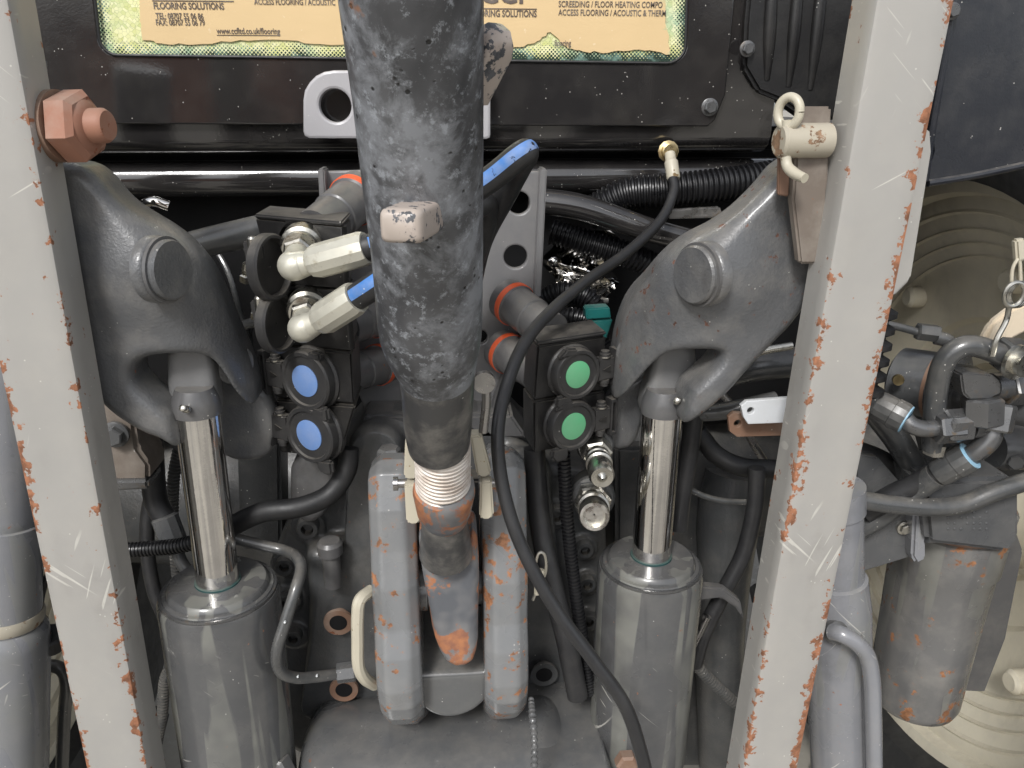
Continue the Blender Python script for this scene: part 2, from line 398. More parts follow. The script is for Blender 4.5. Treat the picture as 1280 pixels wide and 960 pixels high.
def mat_link():
    t = NT('blotched worn black paint')
    base = (.042, .043, .046)
    a = t.noise(48, 8, .72, dist=.3); b = t.noise(9, 4, .6, vec=t.map((1.6, 1.6, .8)))
    c = t.mix(t.ramp(b, .42, .62, 0, .7), base, (.12, .122, .128))
    m = t.math('ADD', t.math('MULTIPLY', a, .62), t.math('MULTIPLY', b, .38))
    c = t.mix(t.ramp(m, .49, .60, 0, .8), c, (.25, .262, .28))
    c = t.mix(t.ramp(t.noise(120, 6, .75), .55, .64, 0, .7), c, (.34, .36, .385))
    pit = t.ramp(t.vor(120), .10, .18, 1, 0); pit = t.math('MULTIPLY', pit, t.math('GREATER_THAN', t.noise(33, 2), .52))
    c = t.mix(pit, c, (.012, .012, .012))
    rs = t.ramp(t.noise(16, 5, .7, vec=t.map((1, 1, 1), loc=(5, 2, 1))), .66, .70, 0, .8); c = t.mix(rs, c, (.26, .12, .06))
    h = t.math('SUBTRACT', t.math('MULTIPLY', a, .6), pit)
    t.set(Base_Color=c, Roughness=t.ramp(a, .3, .7, .34, .6), Normal=t.bump(h, .5, .0015), Coat_Weight=.15, Coat_Roughness=.25)
    return t.m
M['link'] = mat_link()
def mat_linkend():
    t = NT('rust and blue grey forging')
    a = t.noise(30, 6, .65, dist=.4); b = t.noise(14, 3, .6)
    c = t.mix(t.ramp(b, .42, .56), (.10, .105, .115), (.20, .195, .19))
    c = t.mix(t.ramp(a, .50, .54, 0, .95), c, t.mix(t.ramp(t.noise(90, 4), .35, .65), (.42, .17, .07), (.24, .10, .06)))
    t.set(Base_Color=c, Roughness=t.ramp(a, .3, .7, .38, .72), Normal=t.bump(a, .6, .0015)); return t.m
M['linkend'] = mat_linkend()
def mat_thread():
    t = NT('greased thread'); a = t.noise(35, 5, .65, vec=t.map((1, 1, 2.5)))
    c = t.mix(t.ramp(a, .40, .62), (.66, .61, .55), (.42, .35, .29))
    t.set(Base_Color=c, Roughness=.45, Metallic=.15, Normal=t.bump(a, .3, .001)); return t.m
M['thread'] = mat_thread()
def mat_card():
    t = NT('torn cardboard'); c = t.mix(t.ramp(t.noise(4, 3), .35, .65), (.68, .50, .27), (.58, .42, .22))
    s = t.noise(11, 6, .7, vec=t.map((1, 1, 2.2), (0, .35, 0)), dist=.8)
    c = t.mix(t.ramp(s, .60, .66, 0, .75), c, (.42, .46, .26))
    c = t.mix(t.ramp(t.noise(140, 2), .68, .72, 0, .5), c, (.75, .62, .42))
    t.set(Base_Color=c, Roughness=.75, Normal=t.bump(s, .3, .002)); return t.m
M['card'] = mat_card()
def mat_glass(hw, hz):
    t = NT('crazed safety glass'); cells = t.vor(240, 'F1', out='Color'); ed = t.vor(240, 'DISTANCE_TO_EDGE')
    sx = t.n.new('ShaderNodeSeparateXYZ'); t.put(sx.inputs[0], t.tc)
    sc = t.n.new('ShaderNodeSeparateColor'); t.put(sc.inputs[0], cells)
    k = sc.outputs[0]
    c = t.mix(k, (.62, .64, .26), (.82, .80, .48)); c = t.mix(t.ramp(t.noise(16, 3), .40, .62), c, t.mix(k, (.36, .52, .34), (.70, .74, .48)))
    dx = t.math('SUBTRACT', hw, t.math('ABSOLUTE', sx.outputs[0])); dz = t.math('SUBTRACT', hz, t.math('ABSOLUTE', sx.outputs[2]))
    d = t.math('SMOOTH_MIN', dx, dz, .02)
    dots = t.vor(330, 'F1', vec=t.map((1, .0001, 1), (0, R(45), 0)), rnd=0)
    rad = t.ramp(d, .000, .024, .66, .0)
    rad = t.math('ADD', rad, t.ramp(t.noise(30, 3), .3, .7, -.12, .12))
    dm = t.math('LESS_THAN', dots, rad)
    c = t.mix(dm, c, t.mix(t.ramp(t.noise(40, 3), .5, .6), (.03, .05, .04), (.16, .26, .22)))
    c = t.mix(t.ramp(ed, 0, .05, .45, 0), c, (.08, .13, .09))
    nb = t.bump(k, .7, .002)
    t.set(Base_Color=c, Roughness=.14, Normal=nb, Coat_Weight=.5); return t.m

# ================================================================== SETTING
def quad(name, pts, m, kind='structure'):
    return solo(name, ([Vector(p) for p in pts], [list(range(len(pts)))]), m, None, None, kind=kind)
def mat_ground():
    t = NT('concrete yard'); c = t.mix(t.ramp(t.noise(1.3, 6, .6), .35, .65), (.42, .39, .33), (.30, .275, .235))
    c = t.mix(t.ramp(t.noise(.45, 3, .6), .50, .60, 0, .6), c, (.13, .12, .11)); c = t.mix(t.ramp(t.noise(40, 4), .55, .7, 0, .4), c, (.5, .48, .42))
    t.set(Base_Color=c, Roughness=.8, Normal=t.bump(t.noise(60, 4), .4, .003)); return t.m
quad('ground', [(-150, -150, 0), (150, -150, 0), (150, 150, 0), (-150, 150, 0)], mat_ground())

# ---- tractor frame behind everything, coloured black for the shade and to stop sky leaks
YC = 1.02
ch = thing('tractor_chassis', 'tractor frame with blocks coloured black for the shade in the dark gap behind the linkage', 'chassis', (0, 1.3, .7))
part('frame_body', box((0.02, 1.62, 1.06), (1.04, 1.0, .62), .01), M['gap_shade'], ch)
part('axle_trumpet', lathe((-.78, 1.16, .86), (1, 0, 0), [(0, .10), (.3, .115), (.5, .16), (1.06, .16), (1.26, .115), (1.56, .10)], 40), M['house'], ch)
part('cross_tube', lathe((-.62, 1.0, 1.362), (1, 0, 0), [(0, .021), (1.1, .021)], 32), M['cab'], ch)
part('underfloor_gap_block', box((-.05, 1.30, 1.19), (1.30, .5, .40), .01), M['gap_shade'], ch)  # black box added to stop sky showing through the dark gap
part('floor_pan', box((0, 1.66, 1.405), (1.5, 1.2, .03), .005), M['gap_shade'], ch)

# ---- cab rear
cab = thing('cab_rear', 'gloss black rear wall of the cab behind the lift arms', 'tractor cab', (0, 1.0, 1.39))
YP = .95
hatch = [(-120, -140), (930, -140), (906, 118), (893, 150), (884, 158), (-120, 154)]
def rrect_px(x0, y0, x1, y1, y1b, r):
    out = [(x0, y0), (x1, y0)]
    for k in range(7):
        a = math.pi / 2 * k / 6; out.append((x1 - 3 - r + r * math.cos(a), y1b - r + r * math.sin(a)))
    for k in range(7):
        a = math.pi / 2 * (k / 6 + 1); out.append((x0 + 12 + r + r * math.cos(a), y1 - r + r * math.sin(a)))
    return out
o = W(-120, -140, YP); fx = lambda p: ((W(p[0], p[1], YP) - o).x, (W(p[0], p[1], YP) - o).z)
hole = [fx(p) for p in rrect_px(112, -60, 860, 69, 79, 24)]
part('hatch_panel', plate(o, (1, 0, 0), (0, 0, 1), [fx(p) for p in hatch], [hole], .006, .002, 2), M['cab'], cab)
prof = [(YP + .006, 1.62), (YP + .006, 1.412), (YP + .010, 1.402), (YP + .022, 1.394), (YP + .05, 1.390), (YP + .1, 1.390), (YP + .1, 1.62)]
part('lower_sill', prism([(-.62, a, b) for a, b in prof], (1.01, 0, 0), .001), M['cab'], cab)
hm = M['steel']
def hexbolt(px, py, Y, r, parent, m=None, axis=(0, -1, 0), name='hex_bolt', depth=None, top=None):
    p = W(px, py, Y); a = Vector(axis).normalized(); d = depth or r * .75
    o_ = part(name, lathe(p, a, [(-.002, r * 1.35), (r * .16, r * 1.35), (r * .2, r * 1.28)], 24), m or hm, parent)
    h = lathe(p + a * r * .2, a, [(0, r), (d - r * .12, r), (d, r * .86)], 6, rot=.35)
    hh = part('bolt_head', h, top or m or hm, o_, smooth=False); return o_
hexbolt(887, 134, YP - .003, .0075, cab, M['darksteel'])
hexbolt(934, 61, YP - .012, .0065, cab, M['darksteel'])
# moulded corner panel to the right of the hatch
mp = thing('corner_moulding', 'ribbed matt black plastic corner moulding right of the cab hatch', 'moulding', W(990, 120, .95))
part('moulding_panel', pprism([(940, -60), (1120, -60), (1120, 150), (1010, 150), (976, 126), (948, 115), (930, 84), (932, 30)], .944, .03, .004), M['black'], mp)
for a, b, c_ in ((966, 958, 118), (1000, 985, 126), (1030, 1012, 130)):
    part('rib', ptube([(a, -50, .945), ((a + b) / 2, 40, .944), (b, c_ - 18, .946)], [.006, .0075, .004], seg=12), M['black'], mp)
# window glass
gl = None
gc = W(488, 0, YP + .012); zb = W(480, 76, YP).z
xl, xr = W(116, 40, YP).x, W(861, 40, YP).x

# re-centre the pane so its own origin is the middle of the opening

gw, gh = (xr - xl) / 2 + .004, .16
gcen = Vector(((xl + xr) / 2, YP + .004, zb + gh - .004))
gm = to_mesh('window_glass', box(gcen, (2 * gw, .005, 2 * gh), .0), gcen); gm.materials.append(mat_glass(gw - .004, gh - .004))
gl = bpy.data.objects.new('window_glass', gm); COL.objects.link(gl); gl.parent = cab; gl.location = gcen - cab.location
gl['label'] = 'crazed yellow green safety glass with a dotted black border'
sealp = [W(p[0], p[1], YP - .004) for p in rrect_px(112, -60, 860, 69, 79, 24)]
part('window_seal', tube(sealp[1:] + [sealp[0]], .0016, seg=8, smooth=False), M['rub'], cab)

# cardboard behind/over the broken glass, with its print
def text(body, px, py, Y, size, m, parent, name='printed_text', sx=1.0, right=None, shear=0, bold=0.0):
    cu = bpy.data.curves.new('t', 'FONT'); cu.body = body; cu.size = size; cu.extrude = .0001; cu.offset = bold; cu.resolution_u = 3; cu.shear = shear
    ob = bpy.data.objects.new('t', cu); me = bpy.data.meshes.new_from_object(ob)
    bpy.data.objects.remove(ob); bpy.data.curves.remove(cu)
    o_ = W(px, py, Y); me.materials.clear(); u = right or Vector((1, 0, 0)); u = Vector(u).normalized(); w = Vector((0, 0, 1)); n = u.cross(w)
    T = Matrix((( u.x * sx, w.x, n.x, 0), (u.y * sx, w.y, n.y, 0), (u.z * sx, w.z, n.z, 0), (0, 0, 0, 1)))
    me.transform(T); me.transform(Matrix.Translation(o_ - wloc(parent))); me.materials.append(m)
    t_ = bpy.data.objects.new(name, me); COL.objects.link(t_); t_.parent = parent; return t_
def jag(pp, amp=2.0, n=5, seed=1):
    r_ = random.Random(seed); out = []
    for i in range(len(pp)):
        a, b = pp[i], pp[(i + 1) % len(pp)]
        for k in range(n):
            t = k / n; s = amp if k else 0
            out.append((a[0] + (b[0] - a[0]) * t + r_.uniform(-s, s), a[1] + (b[1] - a[1]) * t + r_.uniform(-s, s)))
    return out
YB = YP - .0005
cb = thing('torn_cardboard', 'left piece of torn brown printed cardboard stuck in the rear window', 'cardboard', W(310, 52, YB), 'torn cardboard in the rear window')
part('sheet', pprism(jag([(178, -90), (470, -90), (470, 57), (400, 55), (352, 50), (300, 50), (240, 56), (200, 54), (178, 50), (175, 20)], 1.3, 5, 3), YB, .002, 0), M['card'], cb, smooth=False)
YT = YB - .0006
def fs(px, py, h): return mm(px, py, YT, h) / .69
text('FLOORING SOLUTIONS', 192, 11, YT, fs(192, 11, 7.4), M['ink'], cb, sx=.755, bold=.0002)
part('printed_rule', pprism([(190, 0), (292, 1), (292, 2.4), (190, 1.4)], YT, .0003, 0), M['ink'], cb, smooth=False)
text('TEL: 08707 55 06 86', 195, 23.5, YT, fs(195, 22, 6.8), M['ink'], cb, sx=.70, bold=.0001)
text('FAX: 08707 55 06 79', 195, 31.5, YT, fs(195, 31, 6.8), M['ink'], cb, sx=.70, bold=.0001)
text('www.ccfltd.co.uk/flooring', 271, 42, YT, fs(271, 41, 6.8), M['ink'], cb, sx=.76, bold=.0001)
part('printed_rule', pprism([(271, 43.4), (348, 44), (348, 44.8), (271, 44.2)], YT, .0003, 0), M['ink'], cb, smooth=False)
text('ACCESS FLOORING / ACOUSTIC', 318, 5.5, YT, fs(318, 5, 6.6), M['ink'], cb, sx=.72, bold=.0001)
cb2 = thing('torn_cardboard', 'larger right piece of brown printed cardboard with a torn notch, in the rear window', 'cardboard', W(700, 52, YB), 'torn cardboard in the rear window')
part('sheet', pprism(jag([(575, -90), (826, -90), (832, 20), (838, 68), (800, 62), (760, 66), (728, 64), (708, 58), (688, 40), (668, 54), (640, 60), (575, 62)], 1.5, 6, 5), YB, .002, 0), M['card'], cb2, smooth=False)
text('CCF', 600, 3.5, YT, fs(620, 3, 22), M['ink'], cb2, sx=1.05, bold=.0006)
part('printed_rule', pprism([(596, 10), (671, 10.8), (671, 12), (596, 11.2)], YT, .0003, 0), M['ink'], cb2, smooth=False)
text('FLOORING SOLUTIONS', 585, 20.4, YT, fs(600, 20, 7.4), M['ink'], cb2, sx=.755, bold=.0002)
text('SCREEDING / FLOOR HEATING COMPO', 698, 8.5, YT, fs(698, 8, 6.8), M['ink'], cb2, sx=.755, bold=.0001)
text('ACCESS FLOORING / ACOUSTIC & THERM', 698, 19, YT, fs(698, 19, 6.8), M['ink'], cb2, sx=.735, bold=.0001)
text('flooring', 693, 57, YT, fs(693, 57, 6.4), M['ink'], cb2, sx=.72, bold=.0001)

# pale lug plate
lug = solo('lifting_eye_plate', pplate([(613, 168), (611, 173), (606, 175), (613, 100)][:1] + [(613, 100), (610, 94), (603, 90), (430, 88), (418, 88), (406, 90), (396, 95), (388, 103), (382, 113), (380, 125), (380, 164), (382, 170), (388, 173), (608, 174), (612, 172)][::-1], [(420, 132, 19.5)], .925, .014, .003),
           M['lug'], 'pale grey plate with a round eye on the black cab sill', 'eye plate')

# fender at the right
fe = thing('rear_fender', 'matt blue black fender panel above the cream wheel rim', 'fender', W(1220, 215, .80))
part('fender_panel', pprism([(1150, -60), (1205, -60), (1330, -80), (1330, 198), (1285, 205), (1175, 230), (1158, 231), (1154, 224), (1165, 190)], .80, .02, .003), M['fend'], fe)
part('fender_edge', ptube([(1196, -40, .798), (1183, 60, .798), (1166, 160, .798), (1157, 226, .798)], .0035, seg=10), M['fend'], fe)
part('fender_edge', ptube([(1160, 229, .80), (1215, 220, .80), (1300, 202, .80)], .004, seg=10), M['fend'], fe)
hexbolt(1190, 14, .792, .006, fe, M['darksteel'])

# ---- wheels
def wheel(name, label, x0, sgn):
    yc, zc = 1.16, .84
    w = thing('rear_wheel_assembly', label, 'wheel', (x0 + sgn * .25, yc, 0), 'rear wheels')
    c = Vector((x0, yc, zc)); ax = Vector((sgn, 0, 0))
    rim = [(-.006, .505), (.0, .512), (.012, .505), (.02, .478), (.04, .472)]
    for q, (r0, dr) in enumerate(((.462, .030), (.430, .022), (.406, .020), (.384, .020))):
        xx = .040 + q * .014
        rim += [(xx, r0), (xx + .003, r0 - dr * .35), (xx + .001, r0 - dr * .5), (xx + .008, r0 - dr * .62), (xx + .011, r0 - dr * .9)]
    rim += [(.095, .35), (.105, .30), (.112, .27), (.125, .262), (.13, .24), (.14, .19), (.16, .18), (.16, .02)]
    part('rim', lathe(c, ax, rim, 128, closed=False), M['rim'], w)
    ty = [(.014, .495), (-.02, .50), (-.035, .54), (-.04, .64), (-.02, .74), (.02, .80), (.25, .82), (.48, .80), (.52, .74), (.54, .62), (.53, .53), (.50, .50), (.48, .44)]
    t_ = part('tyre', lathe(c, ax, ty, 96, closed=False), M['tyre'], w)
    base = None
    for k in range(44):
        a = 2 * math.pi * k / 44; rd = Vector((0, math.cos(a), math.sin(a))); tg = Vector((0, -math.sin(a), math.cos(a)))
        s_ = (k % 2)
        xa = (-.015 if s_ == 0 else .235); xb = xa + .27
        p0 = c + rd * .812; q = [p0 + ax * xa - tg * .02, p0 + ax * xa + tg * .02, p0 + ax * xb + tg * (.06), p0 + ax * xb + tg * .02]
        part('tread_lug', prism(q, rd * .045, 0), M['tyre'], t_, smooth=False)
    for k in range(8):
        a = 2 * math.pi * (k + .08) / 8; p = c + ax * .098 + Vector((0, math.cos(a), math.sin(a))) * .345
        part('rim_bolt', lathe(p, -ax, [(0, .020), (.024, .020), (.030, .014)], 20), M['rim'], w)
    part('hub', lathe(c + ax * .16, -ax, [(0, .17), (.05, .15), (.10, .13), (.16, .115)], 40), M['rim'], w)
    return w
wheel('rear_wheel', 'cream rimmed rear wheel with black tyre behind the right lift rod', .80, 1)
wheel('rear_wheel', 'cream rimmed rear wheel mostly hidden behind the left lift rod', -.72, -1)

# ================================================================== HOUSING, CENTRE BRACKET
Yh = .80
def house_extra(d, X, Y, Z):
    # a raised centre web, a shelf and rounded side cheeks joined smoothly
    a, b = W(470, 560, .78), W(455, 880, .76); d = smin(d, capsule(X, Y, Z, a, b, .030), .02)
    a, b = W(655, 590, .78), W(680, 880, .76); d = smin(d, capsule(X, Y, Z, a, b, .030), .02)
    a, b = W(420, 700, .79), W(400, 880, .77); d = smin(d, capsule(X, Y, Z, a, b, .022), .018)
    for (x, y, r) in ((386, 655, .020), (357, 703, .017), (360, 748, .017), (368, 792, .017), (695, 640, .018), (730, 683, .016), (733, 726, .016), (735, 772, .016), (741, 850, .016)):
        p = W(x, y, .80); d = smin(d, cylinder(X, Y, Z, p + Vector((0, -.008, 0)), p + Vector((0, .03, 0)), r), .006)
    for (x, y, r) in ((423, 778, .018), (430, 862, .017), (680, 843, .016)):
        p = W(x, y, .75); d = smin(d, cylinder(X, Y, Z, p, p + Vector((0, .05, 0)), r), .006)
        d = smax(d, -cylinder(X, Y, Z, p - Vector((0, .01, 0)), p + Vector((0, .035, 0)), r * .52), .001)
    p = W(420, 690, .77); d = smin(d, sbox(X, Y, Z, (p.x, p.y + .02, p.z - .06), (.07, .05, .13), .014), .012)
    return d
hs_out = [(335, 990), (338, 700), (365, 640), (392, 600), (440, 560), (456, 522), (500, 518), (625, 518), (655, 560), (690, 585), (745, 590), (762, 640), (762, 990)]
ho = thing('transmission_housing', 'dark grey cast rear housing with threaded bores between the two cylinders', 'housing', W(560, 900, Yh))
part('casting', slab(hs_out, Yh, .16, .014, .003, 1, house_extra), M['house'], ho)
def socket(px, py, Y, r, parent, m=None):
    p = W(px, py, Y); a = Vector((0, -1, 0))
    o_ = part('socket_bolt', lathe(p, a, [(0, r), (r * .9, r), (r * 1.05, r * .92), (r * 1.05, r * .56), (r * .35, r * .56)], 28), m or M['house'], parent)
    part('hex_recess', lathe(p, a, [(r * .30, r * .1), (r * .32, r * .5), (r * .9, r * .54)], 6, closed=False), M['gap_shade'], o_, smooth=False)  # black lining coloured for the shade inside the socket
for (x, y, r) in ((386, 655, .0125), (357, 703, .0105), (360, 748, .0105), (368, 792, .0105), (695, 640, .0115), (730, 683, .0105), (733, 726, .0105), (735, 772, .0105)):
    socket(x, y, .792, r, ho)
for (x, y) in ((423, 778), (430, 862), (680, 843)):
    p = W(x, y, .75)
    part('threaded_bore', lathe(p, (0, -1, 0), [(-.03, .0095), (.0006, .0095), (.0012, .0165), (-.002, .0172)], 32, closed=False), M['rustpl'] if x < 600 else M['house'], ho)
    part('bore_shade_plug', lathe(p, (0, -1, 0), [(-.028, .0085), (.0002, .0088), (.001, .0100)], 28), M['gap_shade'], ho)  # solid black plug for the shade inside the bore
pp_ = W(415, 712, .745)
part('breather_post', lathe(pp_, (0, 0, 1), [(-.02, .010), (.020, .010), (.021, .0135), (.033, .0138), (.037, .011)], 28), M['brkt'], ho)
hb = W(487, 580, .735)
part('shelf_bolt', lathe(hb, (0, 0, 1), [(-.01, .019), (.004, .019), (.0045, .0125), (.016, .0125), (.019, .010)], 6, rot=.3), M['grey'], ho, smooth=False)
hb = W(620, 578, .735)
part('shelf_bolt', lathe(hb, (0, 0, 1), [(-.01, .019), (.004, .019), (.0045, .0125), (.016, .0125), (.019, .010)], 6, rot=.3), M['grey'], ho, smooth=False)
# block under the left couplers (worn pale top)
part('worn_lug', slab([(362, 570), (408, 566), (420, 590), (412, 640), (385, 660), (362, 640)], .765, .05, .008, .0025, 1), M['brkt'], ho)
part('side_wall', pprism([(296, 560), (350, 545), (352, 680), (300, 690)], .86, .05, .004), M['house'], ho)
part('cast_web', pprism([(770, 560), (900, 560), (905, 960), (770, 960)], .93, .03, .006), M['house'], ho)

# centre bracket plate
br = thing('valve_bracket', 'grey upright bracket plate with round holes behind the top link', 'bracket', W(540, 560, .85))
part('plate', pplate([(398, 214), (460, 212), (600, 212), (682, 214), (679, 300), (672, 375), (655, 430), (612, 524), (462, 524), (420, 420), (404, 330)][::-1],
                     [(648, 253, 14), (644, 320, 14.5), (600, 420, 9)], .85, .010, .002), M['brkt2'], br)
part('flange', pprism([(676, 211), (684, 211), (676, 372), (668, 372)], .825, .03, .0015), M['brkt2'], br)
part('flange', pprism([(397, 211), (405, 211), (411, 300), (403, 300)], .825, .03, .0015), M['brkt2'], br)
part('foot', pprism([(455, 519), (640, 519), (660, 548), (452, 548)], .80, .06, .003), M['brkt'], br)
part('rib', pprism([(600, 540), (612, 522), (640, 440), (650, 420), (654, 424), (625, 515), (612, 545)], .82, .03, .002), M['brkt'], br)

# valve spools with orange rings, stick out of the plate towards the couplers
def valve(px, py, Y, qx, qy, q, r, label):
    a, b = W(px, py, Y), W(qx, qy, q); ax = b - a; L = ax.length
    v = thing('valve_sleeve', label, 'valve sleeve', a, 'hydraulic sleeves with orange rings')
    part('sleeve', lathe(a, ax, [(-.01, r * 1.08), (L * .12, r * 1.08), (L * .14, r), (L * .55, r), (L * .57, r * .93), (L, r * .93)], 36), M['brkt'], v)
    part('orange_ring', lathe(a, ax, [(L * .02, r * 1.06), (L * .02, r * 1.12), (L * .11, r * 1.12), (L * .13, r * 1.0)], 36, closed=False), M['orange'], v)
valve(445, 248, .83, 395, 290, .76, .024, 'grey sleeve with orange ring above the top left coupler')
valve(640, 378, .83, 690, 415, .77, .022, 'grey sleeve with orange ring beside the upper green coupler')
valve(632, 440, .83, 676, 470, .77, .021, 'dull sleeve with orange ring low behind the green couplers')
valve(470, 395, .83, 430, 410, .78, .021, 'grey sleeve behind the second left coupler beside the top link')
valve(476, 455, .83, 430, 470, .78, .021, 'grey sleeve with orange edge behind the upper blue coupler')

# ================================================================== LIFT ARMS
def arm(out, pocket, curve, th, m, extra_pts=()):
    """curve: px -> Y of the arm's middle; outline in pixels on its far face, pocket in pixels on its near face"""
    xs0 = sorted((W(c[0], 350, c[1]).x, c[1]) for c in curve); gx = np.linspace(xs0[0][0] - .05, xs0[-1][0] + .05, 200)
    gy = np.interp(gx, [a for a, b in xs0], [b for a, b in xs0]); kk = np.hanning(41); kk /= kk.sum(); gy = np.convolve(np.pad(gy, 20, 'edge'), kk, 'valid')
    cp = sorted(curve); f = lambda px: float(np.interp(px, [c[0] for c in cp], [c[1] for c in cp]))
    P = sm_poly([((lambda w: (w.x, w.z))(W(p[0], p[1], f(p[0]) + .012))) for p in out], 2)
    K = sm_poly([((lambda w: (w.x, w.z))(W(p[0], p[1], f(p[0]) - .03))) for p in pocket], 2)
    A = np.array(P); bo = [(W(p[0], p[1], p[2]), p[3]) for p in extra_pts]
    def fn(X, Y, Z):
        yc = np.interp(X, gx, gy)
        d2 = poly_sdf(P, X[:, 0, :], Z[:, 0, :])[:, None, :] + 0 * X
        d = rext(d2, np.abs(Y - yc) * .8 - th / 2, .012)
        for b, r in bo: d = smin(d, np.sqrt((X - b.x) ** 2 + (Y - b.y) ** 2 + (Z - b.z) ** 2) - r, .035)
        k2 = poly_sdf(K, X[:, 0, :], Z[:, 0, :])[:, None, :] + 0 * X
        return smax(d, -k2, .012)
    return sdf(fn, (A[:, 0].min() - .01, min(c[1] for c in curve) - th, A[:, 1].min() - .01), (A[:, 0].max() + .01, max(c[1] for c in curve) + th, A[:, 1].max() + .01), .002)
Lc = [(40, .675), (120, .675), (180, .675), (215, .676), (255, .687), (340, .765)]
Lout = [(62, 196), (118, 200), (140, 214), (160, 240), (182, 266), (210, 294), (240, 314), (268, 332), (290, 358), (304, 390), (320, 420), (332, 452), (340, 490), (344, 530), (336, 556), (316, 568), (290, 570), (262, 555), (235, 545), (218, 532), (196, 526), (165, 508), (142, 488), (118, 455), (95, 400), (70, 300)]
Lpoc = [(158, 468), (171, 452), (205, 447), (245, 448), (266, 458), (300, 500), (350, 556), (350, 640), (226, 640), (218, 535), (190, 508), (164, 486)]
la = thing('lift_arm_casting', 'left grey cast lift arm between the left lift rod and blue couplers', 'lift arm', W(240, 570, .74), 'lift arms of the rear linkage')
part('arm_casting', arm(Lout, Lpoc, Lc, .042, None, [(190, 336, .682, .036)]), M['arm'], la)
part('inner_web', slab([(250, 455), (300, 470), (344, 500), (342, 560), (330, 576), (298, 580), (266, 566), (256, 520)], .745, .025, .008, .0025, 1), M['arm'], la)
def pin_boss(px, py, Y, ax, r, parent, h=.009):
    p = W(px, py, Y); ax = Vector(ax).normalized()
    o_ = part('pin', lathe(p, ax, [(-.010, r * 1.12), (-.004, r * 1.12), (-.001, r * 1.06), (0, r), (h - .002, r), (h, r * .94)], 40), M['arm'], parent)
    part('retaining_ring', lathe(p, ax, [(.001, r), (.001, r * 1.10), (.004, r * 1.10), (.004, r)], 36, closed=False), M['brkt'], o_)
pin_boss(205, 337, .642, (.93, -.32, .02), .0245, la)
part('pivot_disc', lathe(W(293, 455, .714), (.62, -.78, 0), [(-.02, .019), (.001, .019), (.0018, .0175)], 40), M['arm'], la)
Rc = [(1060, .685), (960, .68), (900, .675), (862, .675), (830, .688), (750, .755)]
Rout = [(1060, 150), (1015, 176), (990, 190), (962, 203), (942, 230), (905, 266), (886, 288), (862, 302), (830, 320), (804, 338), (784, 358), (771, 384), (763, 415), (757, 455), (754, 500), (755, 540), (768, 560), (792, 554), (800, 536), (850, 512), (868, 503), (898, 478), (920, 452), (946, 424), (978, 392), (1010, 340), (1060, 300)]
Rpoc = [(745, 546), (771, 514), (797, 486), (826, 457), (852, 442), (906, 441), (907, 455), (888, 474), (856, 500), (850, 650), (745, 650)]
ra = thing('lift_arm_casting', 'right grey cast lift arm with chipped paint, pinned to the right lift rod', 'lift arm', W(850, 550, .74), 'lift arms of the rear linkage')
part('arm_casting', arm(Rout, Rpoc, Rc, .042, None, [(888, 343, .684, .035)]), M['arm_chip'], ra)
part('inner_web', slab([(840, 452), (800, 470), (754, 500), (755, 545), (766, 566), (795, 560), (806, 520)], .745, .025, .008, .0025, 1), M['arm'], ra)
pin_boss(875, 343, .640, (-.88, -.42, .02), .0250, ra)
part('pivot_disc', lathe(W(791, 444, .708), (-.62, -.78, 0), [(-.02, .0175), (.001, .0175), (.0018, .016)], 40), M['arm'], ra)

# ================================================================== LIFT CYLINDERS
def ram(x0, y0, x1, y1, Y, w_rod, xb, yb, w_body, label, eye, zx, zy):
    top, bot = W(x0, y0, Y), W(x1, y1, Y); ax = top - bot
    rr = mm((x0 + x1) / 2, (y0 + y1) / 2, Y, w_rod) / 2; rb = mm(x1, y1, Y, w_body) / 2
    c = thing('lift_cylinder', label, 'hydraulic cylinder', W(xb, yb, Y) - Vector((0, 0, .15)), 'hydraulic lift cylinders')
    n = ax.normalized()
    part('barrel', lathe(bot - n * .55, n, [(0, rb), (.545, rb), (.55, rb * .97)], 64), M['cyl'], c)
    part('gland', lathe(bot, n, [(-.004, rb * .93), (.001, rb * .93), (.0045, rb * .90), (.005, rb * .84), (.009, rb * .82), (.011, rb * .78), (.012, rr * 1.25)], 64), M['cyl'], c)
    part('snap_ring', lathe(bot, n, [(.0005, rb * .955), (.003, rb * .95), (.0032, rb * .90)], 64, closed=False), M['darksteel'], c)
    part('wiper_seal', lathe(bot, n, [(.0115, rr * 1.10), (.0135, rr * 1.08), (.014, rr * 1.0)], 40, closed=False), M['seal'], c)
    L = ax.length
    rp = lathe(bot, n, [(0, rr), (L, rr)], 64); part('piston_rod', rp, M['chrome'], c)
    e = part('rod_eye', join(lathe(bot, n, [(L - .003, rr * 1.06), (L + .004, rr * 1.08), (L + .012, rr * 1.0), (L + .022, rr * .8)], 48)), M['brkt'], c)
    ep = [(a, b, Y) for a, b in eye]
    part('eye_block', slab(eye, Y + .002, .034, .009, .002, 1), M['eye'], c)
    p = W(zx, zy, Y - .024)
    part('grease_nipple', lathe(p, (-.15, -.8, .5), [(0, .0035), (.004, .0035), (.005, .0028), (.009, .0030), (.010, .0015)], 16), M['zinc'], c)
    return n, bot, rb
ram(246, 512, 274, 738, .68, 53, 285, 960, 146, 'left hydraulic lift cylinder, chrome rod into the left lift arm',
    [(206, 425), (256, 425), (264, 455), (268, 490), (270, 520), (262, 534), (222, 534), (206, 500)], 234, 512)
ram(828, 512, 813, 706, .70, 49, 806, 960, 131, 'right hydraulic lift cylinder, its chrome rod below the right lift arm',
    [(822, 425), (870, 425), (874, 470), (864, 500), (856, 528), (836, 532), (808, 528), (803, 508), (816, 470)], 846, 502)

